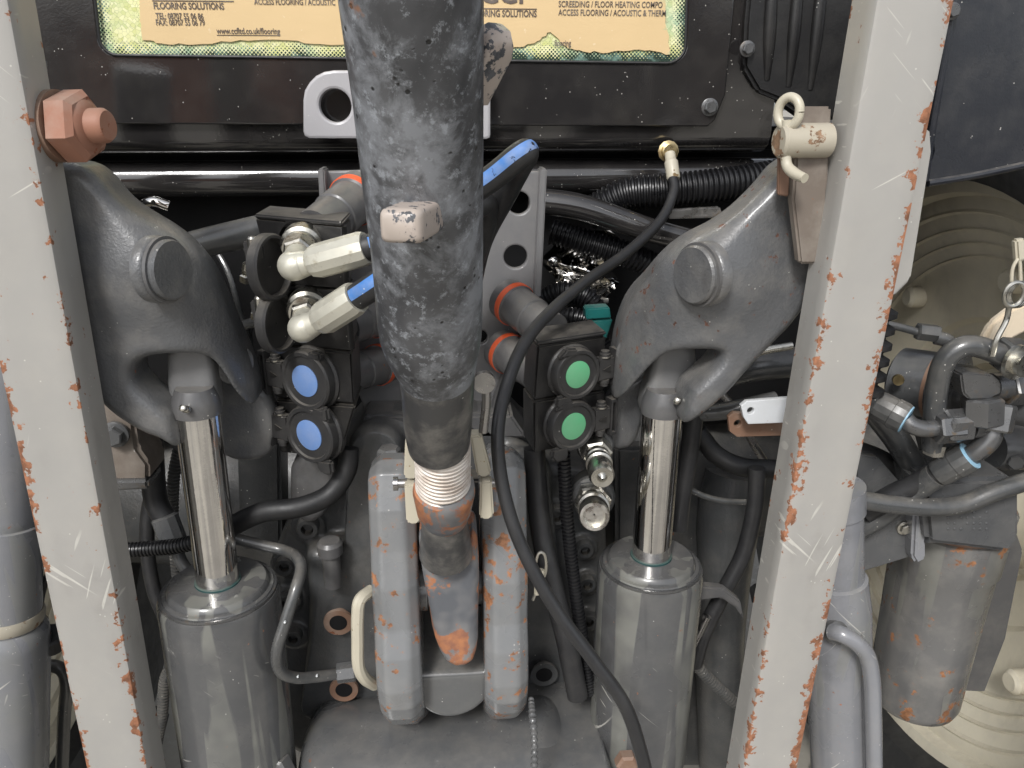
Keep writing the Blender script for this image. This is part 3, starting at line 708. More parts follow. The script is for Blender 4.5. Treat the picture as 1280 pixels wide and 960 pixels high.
# ================================================================== LIFT RODS (flat bars)
def bar_data(a_bot, a_top, w, d, bev=.004, n=120, wear=(1, 1)):
    """square tube with its own edge strips so that worn edges can be told to the paint"""
    V, Fs, A = [], [], []
    sec = [(0, bev), (bev * .3, bev * .3), (bev, 0), (w * .25, 0), (w * .5, 0), (w * .75, 0), (w - bev, 0), (w - bev * .3, bev * .3), (w, bev), (w, d * .35), (w, d * .7), (w, d - bev), (w - bev, d), (w * .5, d), (bev, d), (0, d - bev), (0, d * .7), (0, d * .35)]
    we = [.6, 1, .75, .05, 0, .05, .75, 1, .6, 0, 0, .4, .6, 0, .6, .4, 0, 0]
    m = len(sec)
    for i in range(n + 1):
        t = i / n; c = a_bot.lerp(a_top, t)
        for (x, y), q in zip(sec, we):
            V.append(c + Vector((x, y, 0))); side = wear[0] if x < w / 2 else wear[1]; A.append(q * side * (1.25 - .6 * t))
    for i in range(n):
        for k in range(m):
            Fs.append((i * m + k, i * m + (k + 1) % m, (i + 1) * m + (k + 1) % m, (i + 1) * m + k))
    Fs.append(tuple(range(m))); Fs.append(tuple(n * m + k for k in range(m)))
    return V, Fs, A
YR = .60
def lrod(edge_b, edge_t, w, side, label, Y=YR, wear=(1, 1)):
    b, t = W(*edge_b, Y), W(*edge_t, Y)
    if side < 0: b = b - Vector((w, 0, 0)); t = t - Vector((w, 0, 0))
    d = (t - b) / (t.z - b.z); b2 = b + d * (.55 - b.z); t2 = t + d * (1.72 - t.z)
    r_ = thing('lift_rod', label, 'lift rod', b2, 'flat lift rods')
    part('flat_bar', bar_data(b2, t2, w, .042, wear=wear), M['bar'], r_); return r_
lr = lrod((184, 960), (10, 0), .057, -1, 'left pale grey flat lift rod with a rusty copper coloured nut', wear=(1.0, 1.0))
rr_ = lrod((929, 960), (1096, 0), .060, 1, 'right pale grey flat lift rod with rust along both edges', wear=(1.05, 1.55))
# nut and bolt end
nb_ = W(74, 158, .632)
b_ = part('pivot_bolt', lathe(nb_, (1, -.18, .02), [(-.03, .0125), (.036, .0125), (.039, .0105)], 28), M['rustnut'], lr)
part('washer', lathe(nb_, (1, -.18, .02), [(-.006, .026), (.003, .026)], 32), M['rustpl'], lr)
part('hex_nut', lathe(nb_, (1, -.18, .02), [(.003, .022), (.005, .0262), (.020, .0262), (.024, .0215)], 6, rot=.3), M['rustnut'], lr, smooth=False)
part('worn_rod_lip', lathe(nb_, (1, -.18, .02), [(.024, .0185), (.026, .016), (.027, .0116)], 28, closed=False), M['rustnut'], lr)
# right pin side
pl_ = pprism([(1000, 133), (1040, 133), (1030, 330), (1000, 330), (991, 250), (996, 180)], .628, .012, .002)
part('pin_plate', pl_, M['brown'], rr_, label='bare steel plate with rust stains')
pc = W(976, 176, .625)
part('pin', lathe(pc, (1, .08, 0), [(-.002, .0115), (-.000, .0135), (.040, .0135)], 36), M['pinm'], rr_)
part('side_tab', pprism([(1128, 152), (1150, 150), (1164, 160), (1166, 190), (1140, 350), (1118, 372), (1110, 370)], .635, .012, .003), M['bar'], rr_)
part('rust_tab', pprism([(974, 196), (988, 196), (986, 246), (973, 244)], .634, .005, .001), M['rustpl'], rr_)
lp = thing('linch_pin', 'cream zinc linch pin with an eye through the right pin head', 'linch pin', W(985, 175, .62))
eye_c = W(986, 140, .622); u_, v_ = Vector((.55, -.8, 0)).normalized(), Vector((0, 0, 1))
part('eye_ring', tube([eye_c + u_ * .0095 * math.cos(a) + v_ * .011 * math.sin(a) for a in [2 * math.pi * k / 16 for k in range(17)]], .0036, seg=12), M['cream'], lp)
part('pin_tail', ptube([(984, 150, .622), (983, 176, .622), (983, 204, .62), (992, 216, .612), (1006, 223, .600)], [.0042, .0042, .0042, .0045, .0038], seg=12), M['cream'], lp)

# ================================================================== TOP LINK
def ylink(py):
    v = -(py - 480) / FPX; s = (-math.sin(PITCH) + v * math.cos(PITCH)) / (math.cos(PITCH) + v * math.sin(PITCH)); return .4229 / (1 + .52 * s)
tl = thing('top_link', 'blotched black tubular top link hanging down the middle into the bracket', 'top link', W(560, 810, .68))
def lk(rows, seg=48):
    pts, rad = [], []
    for (l, r, y) in rows:
        Y = ylink(y); pts.append(W((l + r) / 2, y, Y)); rad.append(mm((l + r) / 2, y, Y, (r - l)) / 2)
    return tube(pts, rad, seg=seg, smooth=False)
part('tube_body', lk([(417, 606, -60), (424, 605, 0), (441, 604.5, 120), (455, 604, 240), (463, 604, 300), (469, 603.5, 360), (472, 603, 400), (475, 602, 418), (481, 600, 434), (490, 597, 450), (497, 595, 462), (500, 593, 470)]), M['link'], tl)
part('lower_sleeve', lk([(498, 594, 458), (499, 594, 470), (501, 593, 485), (505, 590, 530), (508, 588, 548), (510, 587, 556), (514, 584, 558)]), M['sleeve'], tl)
rows = []
yy = 552.0
while yy < 622:
    t = (yy - 552) / 70; rows += [(517.5 + 2 * t, 588.5, yy), (517.5 + 2 * t, 588.5, yy + 1.2), (522 + 2 * t, 584, yy + 2.2), (522 + 2 * t, 584, yy + 3.0)]; yy += 4.4
part('threaded_rod', lk(rows), M['thread'], tl)
part('collar', lk([(521, 588, 604), (517, 593, 607), (516, 594, 613), (518, 592, 622), (521, 589, 636), (526, 586, 644), (530, 582, 650)]), M['linkend'], tl)
part('neck', lk([(527, 584, 640), (527, 585, 655), (526, 588, 672), (524, 591, 690)]), M['sleeve'], tl)
def end_fn(d, X, Y, Z):
    a, b = W(559, 700, .655), W(567, 775, .655)
    d = smin(d, capsule(X, Y, Z, a, b, .020), .010); return d
part('link_eye', slab([(522, 664), (540, 684), (560, 688), (580, 682), (596, 662), (600, 715), (598, 775), (598, 812), (590, 836), (562, 838), (545, 812), (538, 770), (526, 715)], .625, .055, .010, .002, 1, end_fn), M['linkend'], tl)
# handle stub
M['hand'] = paint('worn handle paint', (.44, .37, .32), .32, cs=.9, top=0, chips=1.10, specks=.3, dust=.2, coat=.3, rust=(.10, .102, .11), grain=.0001)
def loft_bar(a, b, secs, m, name, r=.35):
    """rounded rectangular bar: secs = (distance along, width, height)"""
    x = (b - a).normalized(); z = Vector((0, 0, 1)); z = (z - x * z.dot(x)).normalized(); y = z.cross(x); V, Fs = [], []; n = 32
    for s_, w, h in secs:
        for k in range(n):
            t = 2 * math.pi * k / n; cx_, sx_ = math.cos(t), math.sin(t)
            V.append(a + x * s_ + y * (w / 2 * math.copysign(abs(cx_) ** r, cx_)) + z * (h / 2 * math.copysign(abs(sx_) ** r, sx_)))
    for i in range(len(secs) - 1):
        for k in range(n): Fs.append((i * n + k, i * n + (k + 1) % n, (i + 1) * n + (k + 1) % n, (i + 1) * n + k))
    Fs.append(tuple(range(n))); Fs.append(tuple((len(secs) - 1) * n + k for k in range(n)))
    return part(name, (V, Fs), m, tl, sharp=60)
h0 = W(548, 260, .45); h1 = W(499, 284, .382); L_ = (h1 - h0).length
part('handle_socket', lathe(W(542, 268, .434), (.05, -1, .1), [(-.02, .0150), (.004, .0150), (.006, .0135), (.006, .0125), (-.004, .012)], 28, closed=False), M['rustpl'], tl)
loft_bar(h0, h1, [(0, .021, .017), (L_ - .006, .022, .0175), (L_ - .002, .0205, .016), (L_, .0165, .012)], M['hand'], 'handle_end')
g0, g1 = W(585, 120, .44), W(624, 34, .425); L_ = (g1 - g0).length
loft_bar(g0, g1, [(0, .021, .017), (L_ * .7, .023, .018), (L_ - .006, .020, .015), (L_, .012, .008)], M['hand'], 'handle_bar')
# latch links beside the thread
for pts_, lab in (([(513, 552, .60), (514, 600, .603), (512, 606, .598), (517, 656, .598)], 'left'), ([(594, 545, .60), (605, 597, .603), (607, 602, .598), (608, 650, .598)], 'right')):
    a = thing('latch_strap', 'cream zinc latch strap on the %s of the greased thread' % lab, 'latch', W(*pts_[-1]), 'latch straps beside the thread')
    for q in ((0, 1), (2, 3)):
        p0, p1 = W(*pts_[q[0]]), W(*pts_[q[1]]); ux = Vector((.0045, 0, 0)); k = .8
        part('strap_link', prism([p0 - ux * 1.0, p0 + ux * 1.2, p1 + ux * 1.5 + Vector((0, 0, .004)), p1 + ux * .8, p1 - ux * .8, p1 - ux * 1.4 + Vector((0, 0, .003))], (0, .016, 0), .0018), M['cream'], a)
    pm = W(pts_[2][0], 604, .611); sg = -1 if lab == 'left' else 1
    part('pivot_pin', lathe(pm, (sg, 0, 0), [(-.006, .004), (.010, .004), (.010, .0062), (.014, .0062)], 16), M['steel'], a)
solo('steel_clip', join(ptube([(605, 470, .60), (608, 500, .60), (604, 540, .60)], .004), lathe(W(605, 476, .585), (0, -1, 0), [(0, .009), (.006, .009)], 20)), M['steel'], 'small worn steel clip on the right edge of the top link', 'clip')

# ================================================================== CLEVIS (top link bracket)
cl = thing('top_link_bracket', 'chipped grey bracket of two thick cheeks holding the top link', 'bracket', W(560, 900, .70))
def cheek(xa, xb, dy=0):
    prof = [(566, .745), (566, .715), (574, .690), (592, .668), (640, .655), (690, .648), (738, .636), (790, .634), (826, .624), (868, .621), (888, .625), (900, .634), (906, .650), (908, .76)]
    x0, x1 = W(xa, 740, .64).x, W(xb, 740, .64).x; cy, hx = (x0 + x1) / 2, (x1 - x0) / 2
    P = [(Y, W((xa + xb) / 2, py + dy, Y).z) for py, Y in prof]; A = np.array(P)
    def fn(X, Y, Z):
        d2 = poly_sdf(P, Y[0], Z[0])[None] + 0 * X
        ax = np.abs(X - cy) - hx; d = rext(d2, ax, .005)
        return smax(d, (d2 + ax + .011) * .7071, .003)          # a forged chamfer along the edges
    return sdf(fn, (x0, A[:, 0].min(), A[:, 1].min()), (x1, A[:, 0].max(), A[:, 1].max()), .0015)
part('cheek', cheek(463, 523), M['clevis'], cl)
part('cheek', cheek(604, 661, -8), M['clevis'], cl)
A_, B_ = W(560, 838, .660), W(560, 772, .735)
def saddle_fn(d, X, Y, Z):
    e = (B_ - A_).normalized(); n = Vector((0, -e.z, e.y))
    if n.z < 0: n = -n
    return smax(d, (Y - A_.y) * n.y + (Z - A_.z) * n.z, .006)
part('saddle', slab([(512, 740), (614, 740), (614, 870), (600, 886), (582, 896), (562, 900), (542, 897), (526, 886), (512, 872)], .655, .10, .008, .002, 1, saddle_fn), M['gloss'], cl)
part('cross_pin', lathe(W(520, 738, .690), (1, 0, 0), [(0, .021), (.012, .021), (.013, .017), (.075, .017), (.076, .021), (.088, .021)], 36), M['clevis'], cl)
part('back_web', pprism([(505, 600), (620, 600), (620, 760), (505, 760)], .765, .03, .003), M['gap_shade'], cl)

# cream U handle left of the bracket
solo('cream_pull_handle', ptube([(464, 738, .66), (450, 750, .645), (447, 770, .643), (447, 800, .643), (448, 832, .643), (456, 848, .648), (468, 856, .66)], .0062, seg=10), M['cream'], 'cream zinc pull handle on the left cheek of the bracket', 'handle')
hp = thing('spring_clip', 'thin steel spring clip hanging right of the bracket', 'clip', W(676, 740, .66))
part('clip_wire', ptube([(668, 712, .66), (673, 692, .66), (681, 694, .66), (682, 715, .66), (672, 735, .66), (666, 750, .66)], .0016, seg=8), M['zinc'], hp)
part('clip_body', ptube([(676, 712, .66), (674, 728, .658), (671, 742, .66)], [.004, .005, .003], seg=10), M['cream'], hp)

# ================================================================== PTO GUARD
pg = thing('pto_guard', 'smooth grey rounded guard hood below the bracket', 'guard', W(560, 1000, .66))
def hood(X, Y, Z):
    a, b = W(440, 985, .68), W(640, 985, .68); r = .062
    d = capsule(X, Y, Z, a, b + Vector((.02, 0, 0)), r + .012)
    d = smax(d, -(Y - .0) * 0 + (Z - (a.z + r + .004)), .02)
    return d
a, b = W(440, 985, .68), W(655, 985, .68)
def hood_fn(X, Y, Z):
    q = np.sqrt((np.maximum(np.abs(X - (a.x + b.x) / 2) - (b.x - a.x) / 2 - .02, 0)) ** 2 * .8 + ((Y - .70) * .8) ** 2 + (Z - a.z + .02) ** 2) - .088
    q = smax(q, np.abs(X - (a.x + b.x) / 2) - .155, .03); return q
part('hood', sdf(hood_fn, (a.x - .12, .56, a.z - .13), (b.x + .12, .84, a.z + .09), .003), M['grey'], pg)
xs0_, xs1_ = W(668, 900, .63).x, W(792, 960, .60).x
def cowl_fn(X, Y, Z):
    slant = np.maximum(X - xs1_ + (Z - a.z) * .30, xs0_ - X)
    q = np.sqrt(((Y - .70) * .8) ** 2 + (Z - a.z + .02) ** 2) - .097
    q = smax(q, Z - a.z - .062, .012)
    return smax(q, slant, .006)
part('side_cowl', sdf(cowl_fn, (xs0_ - .01, .55, a.z - .13), (xs1_ + .05, .84, a.z + .10), .0022), M['grey'], pg)
part('weld_seam', ptube([(664, 874, .640), (666, 900, .610), (668, 930, .592), (668, 970, .582)], [.0025, .0035, .003, .0035], corr=(.006, .0012)), M['grey'], pg)
part('corner_nut', lathe(W(352, 956, .66), (-.3, -.9, .2), [(0, .016), (.014, .016), (.016, .013)], 6), M['brkt'], pg, smooth=False)
part('clamp_bolt', lathe(W(783, 952, .600), (0, -1, .1), [(-.004, .012), (.006, .012), (.008, .009)], 6), M['rustpl'], pg, smooth=False)

# ================================================================== COUPLER BLOCKS
def pipe_on(py): return py
class Stack:
    """vertical front plane of a coupler stack, through two pixel points with their own depth"""
    def __init__(s, pa, Ya, pb, Yb, back):
        s.a = W(*pa, Ya); s.b = W(*pb, Yb); s.u = (s.b - s.a); s.u.z = 0; s.u.normalize(); s.z = Vector((0, 0, 1)); s.n = s.u.cross(s.z).normalized()
        if s.n.y > 0: s.n = -s.n
        s.back = Vector(back)
    def at(s, px, py, lift=0):
        d = Vector(ray(px, py)); o_ = Vector((0, 0, CAMH)); t = (s.a + s.n * lift - o_).dot(s.n) / d.dot(s.n); return o_ + d * t
    def sz(s, px, py, n): return (s.at(px + n, py) - s.at(px, py)).length if n else 0
def cover(S, px, py, side, parent, stick, rad_px=31, disc_px=15.5, slot=None):
    """folded-down dust cover: ring, raised disc with colour sticker, hinge with two pins, thumb tab; side = where the hinge is"""
    c = S.at(px, py, .004); r = S.sz(px, py, rad_px) * .94; rd = S.sz(px, py, disc_px) * .98; u, z, n = S.u, S.z, S.n
    cv = part('dust_cover', join(
        lathe(c - n * .008, n, [(0, r * 1.08), (.006, r * 1.08), (.008, r * 1.02)], 40),
        lathe(c, n, [(0, r), (.0085, r), (.0105, r * .95), (.0105, r * .84), (.0085, r * .80), (.0085, .0001)], 40)), M['cap'], parent)
    part('sticker', lathe(c + n * .0086, n, [(0, rd), (.0008, rd), (.0010, rd * .97), (.0010, .0001)], 36), stick, cv)
    h = c + u * side * (r * 1.33) + n * .004
    Rm = Matrix((u, z.cross(u) * 1.0, z)).transposed()
    Rm = Matrix(((u.x, n.x, z.x), (u.y, n.y, z.y), (u.z, n.z, z.z)))
    part('hinge_block', box(h, (r * .78, .010, r * .92), .0015, Rm), M['cap'], cv)
    part('hinge_arrow', prism([h + n * .0054 + u * (-side * .005) + z * .0, h + n * .0054 + u * (side * .004) + z * .0035, h + n * .0054 + u * (side * .004) - z * .0035], n * .001, 0), M['black'], cv, smooth=False)
    hx = h + u * side * r * .50
    part('hinge_frame', plate(hx, u, z, [(-.0035, -r * .75), (.0045, -r * .75), (.0045, r * .75), (-.0035, r * .75)], [[(-.001, -r * .6), (.0025, -r * .6), (.0025, r * .6), (-.001, r * .6)]], .012, .0008), M['cap'], cv)
    for q in (-1, 1):
        part('hinge_pin', lathe(h + z * q * r * .44 + n * .001, z * q, [(0, .0055), (.004, .0055), (.0045, .0045), (.007, .0045), (.0075, .003)], 18), M['cap'], cv)
    part('pin_gleam', lathe(h + z * r * .45 + n * .001, z, [(0, .0058), (.0014, .0058)], 18), M['zinc'], cv)
    tb = c - u * side * r * .58 - z * r * 1.02 + n * .004
    part('thumb_tab', prism([tb - u * .010 + z * .007, tb + u * .009 + z * .008, tb + u * .010 - z * .006, tb + u * .004 - z * .0085, tb - u * .006 - z * .008, tb - u * .011 - z * .002], n * .007, .0025), M['cap'], cv)
    tb = c - u * side * r * .45 + z * r * .92 + n * .003
    part('rim_lug', prism([tb - u * .012 - z * .004, tb - u * .002 + z * .005, tb + u * .010 + z * .004, tb + u * .010 - z * .004], n * .0085, .002), M['cap'], cv)
def module(S, name, label, front, grp, open_=None):
    c0 = S.at(*front[3]); t = thing(name, label, 'coupler', c0 + S.back * .5, grp)
    q = [S.at(*p) for p in front]
    if open_:
        px, py, rp = open_; o_ = S.at(px, py); fr = [((S.at(*p) - o_).dot(S.u), (S.at(*p) - o_).z) for p in front]
        r = S.sz(px, py, rp)
        ins = S.back.normalized()
        part('face', plate(o_ - S.n * .004, S.u, S.z, fr, [circ(0, 0, r, 32)], .008, .0015), M['black'], t)
        part('body', prism([p + S.back.normalized() * .022 for p in q], S.back * (1 - .022 / S.back.length), .002), M['black'], t)
        for a, b in ((0, 1), (1, 2), (2, 3), (3, 0)):
            e = (q[b] - q[a]); cc = (q[0] + q[1] + q[2] + q[3]) / 4; inn = (cc - (q[a] + q[b]) / 2).normalized() * .004
            part('side_wall', prism([q[a] + S.back.normalized() * .007, q[b] + S.back.normalized() * .007, q[b] + inn + S.back.normalized() * .007, q[a] + inn + S.back.normalized() * .007], S.back.normalized() * .02, .0005), M['black'], t)
        part('socket_collar', lathe(o_ + S.n * .0005, -S.n, [(0, r * 1.07), (.0, r * .98), (.02, r * .95)], 36, closed=False), M['black'], t)
    else:
        part('body', prism(q, S.back, .002), M['black'], t)
    return t
GL = 'left hydraulic coupler modules'
SL = Stack((320, 275), .76, (427, 283), .704, (0, 0, 0))
SL.back = W(438, 270, .768) - W(427, 283, .704); SL.back.z = 0
m1 = module(SL, 'coupler_module', 'topmost black left coupler module with an open socket', [(319, 274), (427, 284), (431, 361), (341, 354)], GL, (374, 312, 27))
m2 = module(SL, 'coupler_module', 'second black left coupler module with an open socket', [(343, 357), (431, 364), (438, 438), (352, 430)], GL, (382, 392, 26))
m3 = module(SL, 'coupler_module', 'black coupler module with the upper blue dust cover', [(345, 433), (439, 441), (443, 505), (344, 497)], GL)
m4 = module(SL, 'coupler_module', 'lowest black left coupler module with the lower blue dust cover', [(344, 500), (444, 508), (425, 573), (350, 566)], GL)
part('hatch_top', prism([SL.at(318, 273, .002), SL.at(428, 283, .002), SL.at(428, 283, .002) + SL.back * 1.02, SL.at(318, 273, .002) + SL.back * 1.02], (0, 0, .004), .0015), M['cap'], m1)
cover(SL, 389, 473, -1, m3, M['bluecap'])
cover(SL, 394, 540, -1, m4, M['bluecap'], 30, 15)
part('hinge_rail', prism([SL.at(331, 447), SL.at(338, 447), SL.at(346, 553), SL.at(339, 553)], -SL.n * -.006, .001), M['cap'], m4)
# open caps hanging sideways, seen nearly edge on
def open_cap(px, py, Yc, hpx, parent):
    c = W(px, py, Yc); r = mm(px, py, Yc, hpx) / 2; ax = Vector((.93, -.36, .05)).normalized(); u, v, n = frame(ax)
    o_ = part('open_dust_cover', lathe(c, ax, [(0, r * .4), (0, r), (.008, r), (.010, r * .94), (.010, r * .86), (.004, r * .82), (.004, .001)], 36, closed=False), M['cap'], parent)
    part('hinge_block', box(c + Vector((-.006, -.004, r * .55)), (.014, .012, .018), .002), M['cap'], o_)
    part('hinge_frame', prism([c + Vector((-.018, -.003, r * .75)), c + Vector((-.013, -.003, r * .8)), c + Vector((-.011, -.003, -.006)), c + Vector((-.016, -.003, -.006))], (0, .008, 0), .001), M['cap'], o_)
    part('hinge_pin', lathe(c + Vector((-.008, -.008, r * .5)), (0, 0, 1), [(0, .0045), (.012, .0045), (.014, .003)], 16), M['zinc'], o_)
    part('hinge_pin', lathe(c + Vector((-.008, -.008, r * .2)), (0, 0, 1), [(0, .0045), (.006, .0045)], 16), M['cap'], o_)
open_cap(333, 334, .715, 84, m1); open_cap(341, 404, .715, 76, m2)

def fitting_hose(base, elbow, fer0, fer1, rest, r_f, label, hname, hr, hlab, stripe=True, nst=9):
    """zinc nut in the socket, round elbow, crimped sleeve, then the rubber hose (a thing of its own with a print stripe)"""
    b, e, f0, f1 = [W(*p) for p in (base, elbow, fer0, fer1)]
    t = thing('hose_fitting', label, 'hose fitting', e, 'zinc hose fittings')
    ax = (e - b); L = ax.length; n = ax.normalized()
    part('quick_coupler', lathe(b - n * .012, n, [(0, .019), (.012, .019), (.014, .016), (.020, .016)], 36), M['zinc'], t)
    part('hex_nut', lathe(b + n * .004, n, [(0, .0135), (.002, .0150), (.014, .0150), (.016, .0130)], 6, rot=.3), M['zinc'], t, smooth=False)
    d = (f0 - e).normalized()
    part('elbow', tube([b + n * .012, b + n * (L * .7), e + n * .001, e + d * .010, f0], [.0105, .0112, .0128, .0115, .0098], seg=20), M['zincd'], t)
    g = (f1 - f0).normalized(); LL = (f1 - f0).length
    part('crimp_sleeve', lathe(f0 - g * .002, g, [(0, .0095), (.002, .0105), (.004, r_f * .86), (.006, r_f * .9), (.010, r_f), (LL - .004, r_f), (LL, r_f * .93), (LL, hr)], 12), M['zincd'], t, sharp=20)
    pts = [f1 - g * .012, f1] + [W(*p) for p in rest]
    h = thing(hname, hlab, 'hose', pts[len(pts) // 2], 'hydraulic hoses behind the top link')
    part('hose_tube', tube(pts, hr, seg=20), M['rub2'], h)
    if stripe: part('blue_stripe', tube(pts[1:nst], hr, seg=6, arc=stripe, lift=.0003), M['blue'], h)
    return t
fitting_hose((377, 308, .715), (366, 332, .672), (387, 329, .667), (461, 309, .655), [(500, 300, .66), (545, 268, .675), (610, 226, .67), (648, 196, .66), (657, 192, .668), (648, 210, .70), (630, 245, .73), (602, 300, .76), (588, 360, .78), (580, 410, .80)], .0148,
             'upper zinc hose elbow plugged into the topmost left coupler', 'striped_hose', .0112, 'blue striped hose from the upper zinc elbow, looping behind the top link', (-.95, -.1))
fitting_hose((384, 388, .715), (378, 410, .675), (398, 402, .668), (448, 370, .650), [(475, 352, .64), (515, 322, .66), (555, 290, .70), (590, 262, .71), (606, 256, .72), (604, 285, .74), (585, 350, .78), (570, 420, .80)], .0150,
             'lower zinc hose elbow plugged into the second left coupler', 'striped_hose', .0115, 'blue striped hose from the lower zinc elbow, passing behind the top link', (-.95, -.1), 4)
for o_ in [q for q in COL.objects if q.name.startswith('blue_stripe')][:2]:
    up_ = o_.name.endswith('stripe'); q = (463, 318, .6418) if up_ else (450, 380, .6375)
    text('BS EN' if up_ else 'P 2 SN', q[0], q[1], q[2], fs(463, 320, 6.0) * .66, M['whiteink'], o_.parent, sx=.8, right=(.96, .0, .30 if up_ else .62))

GR = 'right hydraulic coupler modules'
SR = Stack((672, 432), .70, (757, 420), .733, (0, 0, 0))
SR.back = W(658, 414, .745) - W(672, 432, .70); SR.back.z = 0
r1 = module(SR, 'coupler_module', 'black coupler module with the upper green dust cover', [(672, 433), (757, 420), (757, 487), (667, 500)], GR)
r2 = module(SR, 'coupler_module', 'black coupler module with the lower green dust cover', [(667, 502), (757, 489), (752, 552), (667, 566)], GR)
part('hatch_top', prism([SR.at(671, 432, .002), SR.at(758, 419, .002), SR.at(758, 419, .002) + SR.back * 1.02, SR.at(671, 432, .002) + SR.back * 1.02], (0, 0, .004), .0015), M['cap'], r1)
cover(SR, 716, 465, 1, r1, M['greencap'], 28, 14.5)
cover(SR, 711, 529, 1, r2, M['greencap'], 28, 14.5)

# male couplers under the right stack
def male(px, py, Yb, qx, qy, Yf, r, label, tip):
    a, b = W(px, py, Yb), W(qx, qy, Yf); ax = b - a; L = ax.length
    t = thing('hydraulic_nipple', label, 'quick coupler', a, 'bare steel quick couplers')
    part('mounting_boss', lathe(a, ax, [(-.04, r * 1.6), (-.002, r * 1.6), (.0, r * 1.45)], 36), M['house'], t)
    part('hex_base', lathe(a, ax, [(0, r * 1.15), (.002, r * 1.3), (L * .30, r * 1.3), (L * .33, r * 1.1)], 6, rot=.2), M['zinc'], t, smooth=False)
    pf = [(L * .30, r * 1.0), (L * .42, r * 1.0), (L * .44, r * .9), (L * .50, r * .9), (L * .52, r * 1.06), (L * .58, r * 1.08), (L * .60, r * .92), (L * .66, r * .92), (L * .68, r)]
    if tip == 'ball': pf += [(L * .92, r), (L * .98, r * .85), (L * .97, r * .42), (L * 1.0, r * .3), (L * 1.03, .001)]
    else: pf += [(L * .97, r), (L, r * .93), (L, r * .72), (L * .9, r * .66), (L * .9, .001)]
    part('coupler_body', lathe(a, ax, pf, 36, closed=False), M['zinc'], t)
    return t
male(744, 558, .73, 753, 598, .66, .0125, 'steel nipple with ball tip below the lower green coupler', 'ball')
male(741, 622, .73, 743, 646, .655, .0150, 'wider steel nipple with flat tip left of the right cylinder', 'flat')

# ================================================================== HOSES, CABLES, PIPES
def line(name, label, cat, pp, r, m, group=None, **k):
    return solo(name, ptube(pp, r, **k), M[m], label, cat, group)
ck = thing('black_cable', 'long black cable from the brass fitting on the cab, sweeping past the right cheek', 'cable', W(838, 200, .93))
part('cable_sheath', ptube([(841, 222, .915), (842, 240, .90), (826, 275, .87), (785, 315, .82), (735, 350, .76), (690, 388, .71), (655, 430, .665), (631, 490, .63), (622, 550, .61), (631, 620, .595), (655, 690, .58), (697, 765, .565), (745, 830, .55), (785, 890, .54), (812, 980, .53)],
     [.0056, .0056, .0058, .0059, .0059, .0059, .0059, .0059, .0059, .0060, .0060, .0061, .0062, .0063, .0064], seg=20), M['cable'], ck)
part('ferrule', lathe(W(842, 224, .915), W(837, 190, .935) - W(842, 224, .915), [(0, .0070), (.002, .0080), (.022, .0080), (.024, .0065), (.034, .006)], 24), M['cream'], ck)
part('brass_nut', lathe(W(835, 189, .948), (0, -1, .05), [(0, .0125), (.002, .0125), (.003, .0095), (.010, .0095), (.011, .008)], 12), M['brass'], ck, sharp=20)
line('conduit', 'thick ribbed black conduit running right under the cab sill', 'conduit', [(735, 268, .97), (780, 244, .955), (830, 238, .945), (890, 232, .94), (960, 222, .94), (1030, 205, .95)], .0185, 'corr', 'ribbed conduits', seg=24, corr=(.0062, .0034))
line('conduit', 'second ribbed black conduit below the worn black tube', 'conduit', [(690, 290, .98), (740, 305, .965), (790, 320, .955), (840, 345, .96)], .0150, 'corr', 'ribbed conduits', seg=20, corr=(.0055, .003))
line('conduit', 'short curled ribbed conduit beside the teal plug', 'conduit', [(680, 375, .95), (705, 365, .94), (735, 372, .93), (745, 395, .93)], .0130, 'corr', 'ribbed conduits', seg=20, corr=(.005, .003))
line('conduit', 'lowest ribbed conduit above the right coupler stack', 'conduit', [(690, 400, .95), (712, 396, .93), (740, 404, .92), (752, 430, .92)], .0110, 'corr', 'ribbed conduits', seg=20, corr=(.005, .003))
bt = thing('worn_black_tube', 'worn gloss black tube sloping down behind the right lift arm', 'tube', W(780, 280, .92))
part('tube_body', ptube([(660, 250, .93), (720, 258, .925), (775, 275, .92), (820, 290, .915), (900, 310, .91)], [.0150, .0155, .015, .0145, .014], seg=24), M['cab'], bt)
solo('bright_strip', pprism([(834, 262), (900, 258), (905, 272), (836, 274)], .92, .008, .002), M['steel'], 'short bright metal strip under the ribbed conduit', 'strip')
line('worn_black_tube', 'black round bar from the left lift arm up to the top left coupler', 'tube', [(205, 318, .84), (250, 305, .83), (300, 293, .82), (345, 283, .81)], .0150, 'pipe', seg=24)
solo('chrome_clamp', join(ptube([(172, 262, .93), (190, 252, .92), (212, 258, .92)], .006), ptube([(180, 250, .925), (188, 270, .92), (205, 276, .92)], .004)), M['chrome'], 'small shiny clamp above the left lift arm', 'clamp')
# crumpled foil shield
def foil():
    V, Fs = [], []; n = 12
    for i in range(n):
        for k in range(n):
            x = 686 + 78 * i / (n - 1); y = 288 + 90 * k / (n - 1); s = math.sin(i * .9 + k * .6) * .013 + math.sin(k * 1.2 - i * .5) * .010
            V.append(W(x + 10 * math.sin(k), y, .985 + s))
    for i in range(n - 1):
        for k in range(n - 1): Fs.append((i * n + k, (i + 1) * n + k, (i + 1) * n + k + 1, i * n + k + 1))
    return V, Fs
solo('foil_shield', foil(), M['chrome'], 'crumpled shiny foil shield deep behind the black cable', 'shield', sharp=180)
tq = thing('teal_plug', 'teal plastic plug above the right coupler stack', 'plug', W(752, 400, .86))
part('plug_body', pprism([(732, 386), (762, 384), (764, 398), (733, 400)], .86, .02, .0015), M['teal'], tq)
part('plug_shell', pprism([(738, 401), (766, 399), (758, 424), (748, 420)], .862, .018, .0015), M['teal'], tq)
